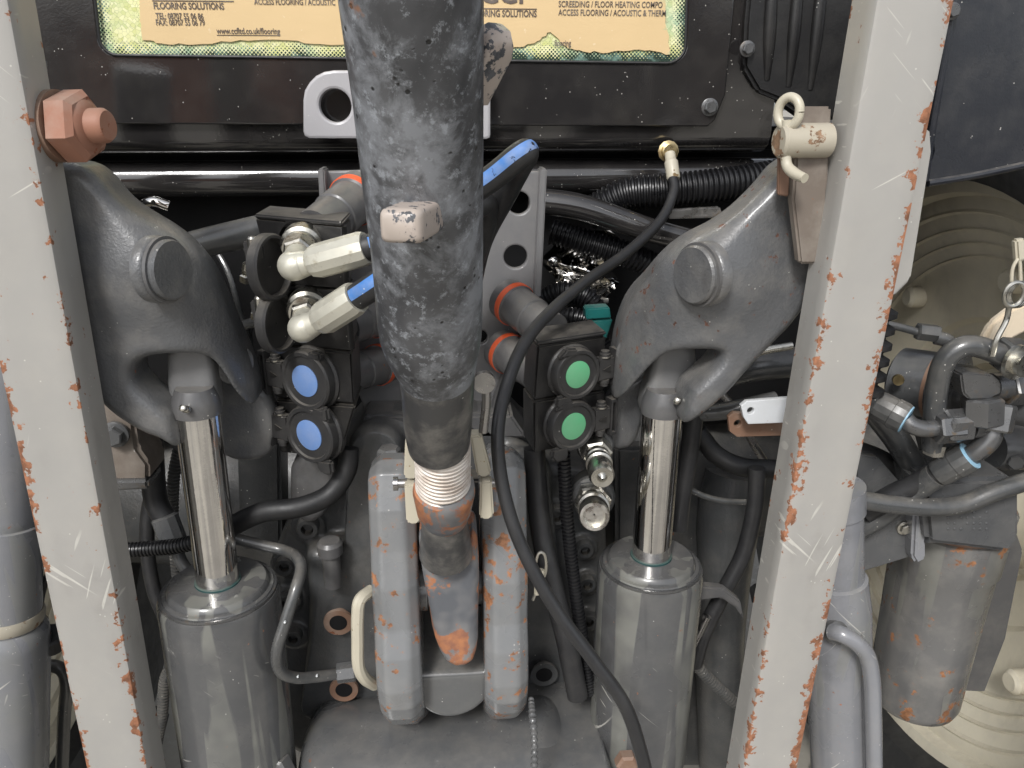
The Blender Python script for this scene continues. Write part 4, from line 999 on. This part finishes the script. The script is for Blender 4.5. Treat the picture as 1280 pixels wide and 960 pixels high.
line('thin_conduit', 'thin ribbed black conduit hanging below the right coupler stack', 'conduit', [(704, 556, .72), (706, 600, .715), (710, 660, .71), (718, 730, .705), (728, 800, .70), (738, 866, .70)], .0062, 'corr', None, seg=16, corr=(.0042, .0020))
line('coupler_hose', 'smooth black hose running down from the green couplers', 'hose', [(668, 560, .74), (670, 600, .735), (676, 660, .72), (690, 730, .70), (708, 800, .685), (722, 870, .68)], .0115, 'rub2', 'plain black hoses', seg=20)
line('coupler_hose', 'black hose curving left from under the blue couplers', 'hose', [(436, 560, .74), (433, 588, .735), (412, 618, .725), (375, 634, .715), (330, 640, .715), (295, 655, .72), (270, 672, .73)], .0105, 'rub', 'plain black hoses', seg=20)
line('ribbed_hose', 'black woven hose passing behind the left chrome rod', 'hose', [(150, 688, .75), (185, 686, .75), (225, 682, .745), (262, 672, .74)], .0078, 'corr', None, seg=16, corr=(.004, .0012))
line('coupler_hose', 'grey dusty hose dropping behind the left lift rod', 'hose', [(188, 520, .80), (190, 575, .79), (195, 625, .785), (210, 655, .78)], .0125, 'rub2', 'plain black hoses', seg=20)
sg = W(205, 645, .775); sl_ = W(222, 690, .765)
hf = thing('crimped_hose_end', 'grey crimped hose end left of the left chrome rod', 'hose end', sl_)
part('crimp_sleeve', lathe(sg, sl_ - sg, [(0, .012), (.002, .0145), ((sl_ - sg).length * .8, .0145), ((sl_ - sg).length * .82, .0135), ((sl_ - sg).length, .010)], 10), M['grey'], hf, sharp=20)
part('nipple', ptube([(220, 686, .765), (228, 705, .76), (240, 720, .755)], .007, seg=14), M['grey'], hf)
line('looped_hose', 'dark loop of hose left of the left cylinder', 'hose', [(200, 600, .85), (187, 630, .84), (184, 680, .83), (192, 735, .82), (212, 790, .81), (215, 850, .80)], .0085, 'rub2', None, seg=16)
line('spring_guard', 'steel spring guard on a hose behind the left chrome rod', 'spring', [(224, 560, .82), (217, 600, .82), (216, 660, .82), (222, 720, .82)], .0055, 'pipe', None, seg=14, corr=(.0045, .003))
line('spring_guard', 'spring guard hose low between left rod and left cylinder', 'spring', [(216, 830, .80), (206, 850, .80), (203, 890, .80), (196, 930, .80)], .0055, 'pipe', None, seg=14, corr=(.0045, .003))
# bent hard pipe
hpipe = thing('bent_pipe', 'dark grey bent hard pipe with white specks beside the left cylinder', 'pipe', W(400, 845, .67))
part('pipe_run', ptube([(288, 672, .72), (330, 682, .72), (358, 689, .715), (372, 698, .69), (376, 712, .675), (370, 735, .655), (356, 780, .640), (346, 815, .632), (350, 838, .636), (368, 847, .645), (395, 846, .660), (425, 842, .675)], .0058, seg=18), M['pipe'], hpipe)
part('pipe_nut', lathe(W(421, 842, .675), (1, .1, .02), [(0, .0095), (.001, .0105), (.018, .0105), (.020, .009)], 6), M['grey'], hpipe, smooth=False)
for (x, y, Y_) in ((356, 778, .6405), (349, 802, .6365), (346, 824, .635), (372, 846, .648), (396, 845, .6605)):
    p = W(x, y, Y_ - .006); part('paint_fleck', lathe(p, (0, -1, .2), [(-.002, .0012), (.0006, .0011), (.0010, .0004)], 8), M['whiteink'], hpipe)
# muddy block behind left arm
bb = thing('muddy_block', 'muddy brown painted block half hidden by the left lift rod', 'block', W(155, 612, .74))
part('block_body', pprism([(120, 500), (158, 503), (166, 515), (172, 560), (186, 580), (186, 602), (120, 605)], .74, .05, .004), M['brown'], bb)
part('wet_ledge', pprism([(128, 601), (184, 600), (186, 612), (128, 616)], .735, .04, .003), M['darksteel'], bb)
hexbolt(144, 543, .735, .010, bb, M['grey'])

# left outer stabiliser tube
st = thing('stabiliser_tube', 'shiny grey stabiliser tube at the left picture edge', 'stabiliser', W(8, 990, .70), 'side stabiliser tubes')
t0 = W(4, 960, .70); tn = (W(4, 560, .74) - t0).normalized()
def tz(py, Y): return (W(6, py, Y).z - t0.z) / tn.z
zr_, zc2 = tz(692, .668), tz(806, .664)
part('upper_tube', lathe(t0 + tn * zr_, tn, [(0, .033), (.006, .034), (.01, .034), (.45, .034)], 48), M['tube2'], st)
part('middle_tube', lathe(t0 + tn * zc2, tn, [(-.02, .036), (zr_ - zc2 - .001, .036), (zr_ - zc2, .0345)], 48), M['tube2'], st)
part('weld_ring', lathe(t0 + tn * (zc2 - .012), tn, [(0, .037), (.004, .0385), (.010, .0385), (.014, .037)], 48), M['pinm'], st)
part('lower_tube', lathe(t0 + tn * (zc2 - .014), -tn, [(0, .037), (.006, .042), (.02, .044), (.4, .044)], 48), M['tube2'], st)
kn = thing('ribbed_plug', 'small black ribbed cap on a cable beside the left stabiliser', 'cap', W(64, 806, .74))
part('cap_body', lathe(W(64, 808, .74), (.15, -.2, 1), [(0, .014), (.002, .016), (.018, .016), (.020, .014)], 20), M['rub'], kn, sharp=10)
part('cap_cable', ptube([(66, 700, .74), (56, 730, .74), (50, 765, .74), (56, 795, .74)], .003, seg=10), M['rub'], kn)
gb = thing('guard_rod', 'bent grey rod between left stabiliser and left lift rod', 'rod', W(85, 960, .80))
part('rod_run', ptube([(44, 838, .80), (62, 832, .80), (78, 838, .80), (83, 858, .80), (80, 900, .80), (76, 1010, .80)], .0075, seg=16), M['pipe'], gb)

# right stabiliser behind the right rod with its pipe
st2 = thing('stabiliser_tube', 'shiny grey stabiliser tube just right of the right lift rod', 'stabiliser', W(1050, 990, .70), 'side stabiliser tubes')
t0 = W(1052, 960, .70); tn = (W(1042, 600, .70) - t0).normalized()
zl_, zu_ = (W(1050, 742, .668).z - t0.z) / tn.z, (W(1050, 648, .668).z - t0.z) / tn.z
part('upper_tube', lathe(t0 + tn * (zl_ - .01), tn, [(0, .029), (zu_ - zl_, .029), (zu_ - zl_ + .001, .0315), (zu_ - zl_ + .030, .0315)], 48), M['tube2'], st2)
part('lower_tube', lathe(t0 + tn * zl_, -tn, [(0, .029), (.002, .0325), (.02, .034), (.04, .036), (.6, .036)], 48), M['tube2'], st2)
part('seam_bead', tube([t0 + tn * (zl_ - .05) + Vector((.012, -.0345, 0)), t0 + tn * (zl_ - .6) + Vector((.012, -.0345, 0))], .0022, seg=8), M['tube2'], st2)
part('return_pipe', ptube([(1040, 790, .66), (1052, 793, .65), (1070, 803, .645), (1084, 820, .645), (1090, 850, .645), (1092, 900, .645), (1094, 1000, .645)], .0088, seg=20), M['tube2'], st2)
part('pipe_socket', lathe(W(1042, 789, .668), W(1058, 795, .648) - W(1042, 789, .668), [(0, .013), (.008, .0125), (.010, .009)], 24), M['grey'], st2)

# ================================================================== RIGHT SIDE: FILTER, VALVES, HOSES
cx = W(1156, 800, .78); zt = W(1172, 690, .72).z; zb_ = W(1150, 925, .72).z
fl = thing('oil_filter', 'large chipped grey filter canister at the lower right', 'oil filter', (cx.x, cx.y, zb_))
prof = [(0, .030), (.004, .042), (.012, .052), (.022, .0555), (.12, .057), (zt - zb_ - .055, .060), (zt - zb_ - .05, .063), (zt - zb_, .064), (zt - zb_ + .002, .061)]
part('canister', lathe((cx.x, cx.y, zb_), (0, 0, 1), prof, 64), M['filter'], fl)
for k in range(18):
    a = math.pi * 1.05 + k * math.pi * .9 / 17 - math.pi * 0
part('filter_seal', lathe((cx.x, cx.y, zt), (0, 0, 1), [(0, .0605), (.006, .0605)], 64), M['rustpl'], fl)
part('filter_head', lathe((cx.x, cx.y, zt + .006), (0, 0, 1), [(0, .064), (.022, .066), (.026, .062), (.050, .058), (.052, .05)], 64), M['filter'], fl)
part('head_block', pprism([(1152, 600), (1270, 598), (1276, 612), (1276, 676), (1262, 692), (1160, 680)], .702, .08, .006), M['grey'], fl)
part('head_spigot', lathe(W(1182, 606, .77), (0, 0, 1), [(0, .018), (.02, .018), (.022, .020), (.03, .020)], 28), M['filter'], fl)
nrm = W(1200, 655, .7345)
for r_ in range(4):
    for k in range(7):
        if (k * 7 + r_ * 3) % 5 == 0: continue
        part('raised_dot', lathe(W(1185 + k * 8, 640 + r_ * 7, .7022), (0, -1, 0), [(-.001, .0017), (.0008, .0016), (.0013, .0008)], 8), M['grey'], fl)
pb = thing('filter_bracket', 'dark grey plate bracket with a bolt left of the filter head', 'bracket', W(1110, 715, .72))
part('bracket_plate', pprism([(1062, 650), (1146, 634), (1150, 650), (1144, 696), (1066, 720)], .73, .02, .003), M['grey'], pb)
part('bracket_flange', pprism([(1143, 640), (1158, 642), (1158, 700), (1146, 706), (1140, 696)], .715, .03, .003), M['tube2'], pb)
hexbolt(1130, 660, .728, .006, pb, M['zinc'])
part('spacer', lathe(W(1156, 664, .72), (1, 0, 0), [(0, .013), (.012, .013), (.014, .010), (.03, .010)], 24), M['grey'], pb)
part('hole_shade_disc', lathe(W(1108, 645, .7285), (0, -1, 0), [(0, .010), (.001, .010)], 24), M['gap_shade'], pb)  # flat black disc painted for the shade of a hole
solo('rear_plate', pprism([(1190, 690), (1262, 640), (1280, 690), (1258, 800), (1232, 866), (1180, 864)], .86, .02, .003), M['brkt'], 'dark grey steel plate behind the filter canister', 'plate')

G2 = 'hydraulic pipes above the filter'
line('hard_pipe', 'thick grey pipe running right above the filter head', 'pipe', [(1060, 622, .70), (1110, 630, .695), (1165, 634, .69), (1205, 630, .69), (1240, 616, .69), (1300, 596, .69)], .0098, 'pipe', G2, seg=20)
line('hard_pipe', 'grey pipe rising from the bracket to the lower steel elbow hose', 'pipe', [(1058, 668, .73), (1100, 645, .72), (1140, 615, .705), (1170, 594, .69)], .013, 'pipe', G2, seg=20)
# hose A : crimp with pale blue ring -> elbow up to nut
def crimp_pipe(a, b, rest, r1, r2, label, nut=None, ring=True, name='elbow_hose', blk=None):
    A, B = W(*a), W(*b); n = (B - A); L = n.length
    t = thing(name, label, 'hose', A, 'elbow hoses by the valve block')
    part('crimp_sleeve', lathe(A, n, [(0, r1 * .92), (.004, r1), (L * .55, r1), (L * .57, r1 * 1.06), (L * .9, r1 * 1.06), (L, r1)], 14), M['pipe'], t, sharp=20)
    if ring: part('blue_ring', lathe(B, n, [(-.001, r1 * .98), (.0012, r1 * .98), (.0016, r1 * .72)], 28), M['ltblue'], t)
    P = [B] + [W(*q) for q in rest]; part('steel_elbow', tube(P, r2, seg=20), M['darksteel'], t)
    if nut:
        p = P[-1]; d = (P[-1] - P[-2]).normalized()
        part('hex_nut', lathe(p - d * nut[0] * .3, d, [(0, nut[1] * .9), (.002, nut[1]), (nut[0] - .002, nut[1]), (nut[0], nut[1] * .9)], 6, rot=nut[2]), M['darksteel'], t, smooth=False)
    return t
crimp_pipe((1172, 592, .69), (1212, 570, .675), [(1225, 562, .67), (1238, 548, .668), (1242, 528, .672)], .0150, .0100, 'lower elbow hose with pale blue ring, turning up into a hex nut', (.028, .0185, .2))
line('rubber_hose', 'black rubber hose feeding the lower elbow with blue ring', 'hose', [(1080, 640, .72), (1120, 618, .71), (1150, 604, .70), (1174, 591, .69)], .0125, 'rub2', 'plain black hoses', seg=18)
crimp_pipe((1096, 505, .70), (1132, 524, .68), [(1140, 532, .676), (1155, 536, .674), (1178, 534, .674)], .0150, .0085, 'upper elbow hose with pale blue ring, pointing right into a hex nut', (.026, .0165, .1))
vb = thing('elbow_union', 'heavy grey right angle union above the two hose nuts', 'union', W(1225, 500, .68))
part('union_body', pprism([(1201, 468), (1212, 466), (1240, 468), (1252, 478), (1252, 492), (1236, 500), (1212, 500), (1204, 492)], .665, .03, .004), M['darksteel'], vb)
part('side_arm', lathe(W(1238, 484, .68), (1, .12, 0), [(0, .014), (.03, .014), (.032, .0175), (.045, .0175)], 28), M['darksteel'], vb)
part('hex_end', lathe(W(1256, 484, .682), (1, .12, 0), [(0, .0175), (.002, .019), (.02, .019), (.022, .017)], 6), M['darksteel'], vb, smooth=False)
part('down_nut', lathe(W(1228, 496, .672), (.1, -.12, -1), [(0, .017), (.002, .0195), (.026, .0195), (.028, .017)], 6, rot=.5), M['darksteel'], vb, smooth=False)
hn = thing('pipe_union', 'hex union and lower zinc plug at the end of the upper elbow hose', 'union', W(1190, 530, .675))
part('hex_nut', lathe(W(1178, 533, .674), (1, .05, .02), [(0, .016), (.002, .018), (.024, .018), (.026, .016)], 6, rot=.5), M['darksteel'], hn, smooth=False)
part('collar', lathe(W(1212, 532, .675), (1, .05, .02), [(0, .013), (.014, .013)], 24), M['darksteel'], hn)
part('zinc_plug', lathe(W(1166, 566, .69), (0, -.1, 1), [(0, .011), (.012, .011), (.013, .008), (.02, .008), (.021, .0095), (.026, .0095)], 6), M['zinc'], hn, smooth=False)
line('hard_pipe', 'bent grey pipe arching over the valve body to the right edge', 'pipe', [(1166, 560, .69), (1168, 520, .685), (1172, 480, .68), (1182, 450, .675), (1202, 434, .672), (1225, 434, .67), (1252, 444, .668)], .0105, 'pipe', G2, seg=20)
pn = thing('banjo_nut', 'grey hex nut with zinc washer at the right picture edge', 'nut', W(1265, 450, .67))
part('hex_body', lathe(W(1250, 443, .668), (1, .1, -.12), [(0, .014), (.002, .017), (.022, .017), (.024, .014)], 6, rot=.2), M['darksteel'], pn, smooth=False)
part('washer', lathe(W(1268, 452, .658), (.3, -1, 0), [(0, .017), (.004, .017), (.005, .012), (.012, .012)], 28), M['zinc'], pn)
# valve body with solenoid drum
vd = thing('valve_drum', 'round grey valve drum behind the bent pipe at the right', 'valve', W(1145, 520, .78))
a_, b_2 = W(1130, 474, .80), W(1186, 486, .76)
part('drum', lathe(a_, b_2 - a_, [(-.008, .030), (-.004, .036), (.038, .038), (.040, .034)], 44), M['grey'], vd)
part('drum_flange', lathe(a_ + (b_2 - a_).normalized() * .045, b_2 - a_, [(0, .044), (.014, .044), (.016, .036)], 6, rot=.1), M['grey'], vd)
part('drum_core', lathe(a_ + (b_2 - a_).normalized() * .055, b_2 - a_, [(0, .022), (.08, .022), (.082, .027), (.12, .027)], 36), M['grey'], vd)
part('small_port', lathe(W(1122, 474, .762), (-.25, -1, 0), [(0, .006), (.004, .006), (.004, .0035)], 18), M['brass'], vd)
part('rust_stain_ring', lathe(a_ + (b_2 - a_).normalized() * .034, b_2 - a_, [(0, .0384), (.004, .0386)], 40, closed=False), M['rustpl'], vd)
part('valve_block', pprism([(1160, 500), (1290, 500), (1290, 600), (1180, 600), (1170, 560)], .80, .05, .004), M['house'], vd)
part('end_cylinder', lathe(W(1240, 560, .76), (1, .1, -.05), [(0, .022), (.01, .026), (.08, .026)], 32), M['grey'], vd)
hexbolt(1268, 575, .74, .009, vd, M['grey'], axis=(-.4, -1, 0))
tp = thing('thin_test_pipe', 'thin grey pipe with a small elbow union above the valve drum', 'pipe', W(1150, 415, .76))
part('pipe_run', ptube([(1098, 403, .77), (1125, 409, .765), (1150, 416, .76)], .0042, seg=14), M['pipe'], tp)
part('hex_union', lathe(W(1146, 414, .76), (1, -.1, -.12), [(0, .007), (.001, .0095), (.022, .0095), (.024, .007)], 6), M['pipe'], tp, smooth=False)
part('small_elbow', ptube([(1170, 422, .755), (1184, 426, .752), (1187, 436, .752), (1184, 448, .755)], .0075, seg=14), M['pipe'], tp)
# bellows behind the right rod
bl = thing('rubber_bellows', 'black rubber bellows peeping out behind the right lift rod', 'bellows', W(1098, 500, .70))
z0, z1 = W(1098, 496, .70).z, W(1098, 385, .70).z; xb_ = W(1096, 440, .70).x
pr = []
k = 0; z = z0
while z < z1: pr += [(z - z0, .006), (z - z0 + .004, .013), (z - z0 + .009, .013), (z - z0 + .013, .006)]; z += .016
part('bellows_body', lathe((xb_, .70, z0), (0, 0, 1), pr, 28), M['rub'], bl)
# dark hoses low right of valve area
line('rubber_hose', 'dark hose sloping down behind the right lift rod under the drum', 'hose', [(1060, 560, .78), (1100, 575, .77), (1135, 600, .77), (1165, 650, .78)], .012, 'rub', 'plain black hoses', seg=18)
line('rubber_hose', 'dark hose under the upper elbow hose with a grey collar', 'hose', [(1070, 480, .76), (1095, 515, .75), (1125, 555, .745), (1150, 600, .75)], .014, 'pipe', 'plain black hoses', seg=18)
solo('gusset_plate', pprism([(1070, 568), (1098, 572), (1140, 620), (1070, 640)], .75, .012, .002), M['grey'], 'small dark triangular gusset right of the right lift rod', 'gusset')
# cream strap + R clip on a chain at the right edge
solo('cream_strap', pprism([(1226, 432), (1240, 405), (1262, 388), (1300, 372), (1300, 408), (1268, 424), (1250, 440)], .72, .012, .004), M['strap'], 'cream coloured curved strap at the right edge', 'strap')
rc = thing('spring_pin', 'coiled zinc spring pin hanging from a wire at the right edge', 'spring pin', W(1268, 370, .66))
for k in range(3):
    cc = W(1268 + k * 3, 368, .655 + k * .004); part('coil', tube([cc + Vector((.0095 * math.cos(a), 0, .011 * math.sin(a))) for a in [2 * math.pi * i / 16 for i in range(17)]], .0022, seg=10), M['zinc'], rc)
part('pin_leg', ptube([(1262, 378, .66), (1258, 400, .66), (1246, 424, .655), (1240, 445, .655)], .0026, seg=10), M['zinc'], rc)
part('hanger_wire', ptube([(1264, 356, .66), (1266, 335, .66), (1274, 325, .66), (1276, 355, .66)], .0016, seg=8), M['cream'], rc)
part('plastic_tag', pprism([(1270, 300), (1284, 298), (1284, 326), (1272, 328)], .658, .008, .002), M['cream'], rc)

# between the right arm and the right rod
wl_ = thing('white_lever_plate', 'small white painted lever plate left of the right lift rod', 'lever', W(940, 528, .68))
u0 = W(925, 500, .68)
part('plate', pplate([(925, 506), (932, 500), (985, 496), (985, 527), (934, 529), (928, 520)][::-1], [(937, 512, 4.2)], .68, .006, .001), M['whitepl'], wl_)
rp_ = thing('rusty_link_plate', 'rusty link plate under the white lever plate', 'link', W(930, 545, .695))
part('plate', pplate([(909, 520), (916, 514), (985, 520), (985, 543), (920, 545), (911, 538)][::-1], [(921, 528, 4.5)], .70, .006, .001), M['rustpl'], rp_)
line('rubber_hose', 'grey hose passing left of the rusty link plate', 'hose', [(868, 516, .76), (895, 515, .75), (925, 510, .74), (970, 500, .74)], .0095, 'pipe', 'plain black hoses', seg=18)
line('rubber_hose', 'thick dark hose behind the lower edge of the right lift arm', 'hose', [(860, 500, .86), (900, 470, .85), (940, 458, .84), (1000, 452, .84)], .018, 'pipe', 'plain black hoses', seg=18)
line('rubber_hose', 'black hose curving down right of the right chrome rod', 'hose', [(872, 540, .80), (895, 568, .79), (925, 583, .78), (960, 586, .78), (1000, 586, .78)], .011, 'rub', 'plain black hoses', seg=18)
line('rubber_hose', 'black hose dropping beside the right lift rod towards the bracket', 'hose', [(946, 585, .76), (944, 630, .755), (930, 690, .75), (905, 740, .745), (880, 790, .74), (868, 830, .74)], .0095, 'rub2', 'plain black hoses', seg=18)
line('rubber_hose', 'upright grey hose just right of the right chrome rod', 'hose', [(870, 500, .76), (862, 560, .755), (852, 620, .75), (848, 660, .75)], .0105, 'rub2', 'plain black hoses', seg=18)
line('rubber_hose', 'thin dark wire across the gap right of the right rod', 'wire', [(855, 608, .78), (880, 620, .78), (905, 626, .78), (940, 628, .78)], .0035, 'pipe', 'plain black hoses', seg=12)
line('steel_rod', 'thin bright steel rod behind the right lift rod', 'rod', [(930, 448, .80), (955, 438, .80), (990, 432, .80)], .0045, 'zinc', None, seg=12)
line('steel_rod', 'short slanting bright rod under the right lift arm', 'rod', [(896, 486, .82), (915, 508, .82), (945, 560, .82), (965, 590, .82)], .0045, 'steel', None, seg=12)
solo('grey_strap', pprism([(868, 732), (905, 736), (926, 752), (930, 775), (920, 760), (902, 748), (868, 752)], .715, .012, .002), M['brkt'], 'grey flat strap right of the right cylinder', 'strap')
line('spring_guard', 'fine spring guard hose low right of the right cylinder', 'spring', [(862, 818, .74), (878, 840, .74), (905, 866, .74), (930, 890, .74)], .0058, 'pipe', None, seg=14, corr=(.0042, .0028))
solo('lever_tip', ptube([(884, 770, .73), (874, 790, .73), (866, 806, .73)], .005, seg=12), M['steel'], 'small grey lever tip right of the right cylinder', 'lever')
line('side_pillar', 'dark rounded casting leg between right cylinder and right lift rod', 'casting', [(920, 590, .92), (910, 650, .91), (905, 740, .90), (900, 830, .89), (905, 1000, .88)], [.04, .042, .034, .034, .036], 'house', None, seg=32)

# unseen shed added to block low sky and darken recesses; shows only in reflections
sh = thing('sky_block_shed', 'unseen brown boarded shed added to block low sky, reflected in the chrome rods and the gloss cab', 'shed', (0, -9, 0))
part('wall', box((0, -9, 1.3), (11, .3, 2.6), .02), paint('brown boards', (.16, .12, .09), .7, specks=0, dust=.2, coat=0), sh)
part('roof', prism([(-5.8, -8.6, 2.55), (-5.8, -11, 3.5), (-5.8, -13.4, 2.55)], (11.6, 0, 0), .01), paint('shed roof', (.14, .14, .145), .6, specks=0, dust=.2, coat=0), sh)
part('door', box((1.8, -8.83, 1.1), (2.6, .08, 2.2), .01), paint('shed door', (.03, .03, .03), .6, specks=0, dust=.1, coat=0), sh)
part('door', box((-3.2, -8.83, 1.1), (2.6, .08, 2.2), .01), paint('orange door', (.5, .16, .06), .5, specks=0, dust=.1, coat=0), sh)

# small wiring in the dark gap left of the coupler stack
for k, (pp_, lab) in enumerate((([(262, 300, .95), (285, 340, .93), (300, 390, .92), (318, 450, .93)], 'thin black loom cable left of the open couplers'),
                     ([(300, 300, .96), (318, 330, .93), (322, 372, .92), (312, 420, .93), (325, 480, .94)], 'thin curled wire behind the open dust covers'),
                     ([(690, 330, 1.0), (705, 360, .99), (725, 372, .98), (760, 376, .98)], 'thin wire in front of the foil shield'),
                     ([(285, 420, .93), (310, 405, .90), (340, 402, .88)], 'short grey pipe behind the lower open dust cover'))):
    line('loom_wire', lab, 'wire', pp_, .0035 if k < 3 else .006, 'pipe', 'wires in the dark gaps', seg=10)
for (x, y, Y_, lab) in ((308, 352, .90, 'small zinc fitting in the gap beside the upper open cover'), (322, 398, .88, 'small zinc stud beside the lower open cover')):
    q = thing('gap_fitting', lab, 'fitting', W(x, y, Y_), 'small fittings in the left gap')
    part('hex_part', lathe(W(x, y, Y_), (.2, -.3, 1), [(0, .007), (.001, .008), (.009, .008), (.010, .006)], 6), M['zinc'], q, smooth=False)
    part('threaded_end', lathe(W(x, y, Y_), (.2, -.3, 1), [(.010, .005), (.012, .0055), (.014, .005), (.016, .0055), (.018, .005), (.024, .0045)], 16), M['zinc'], q)
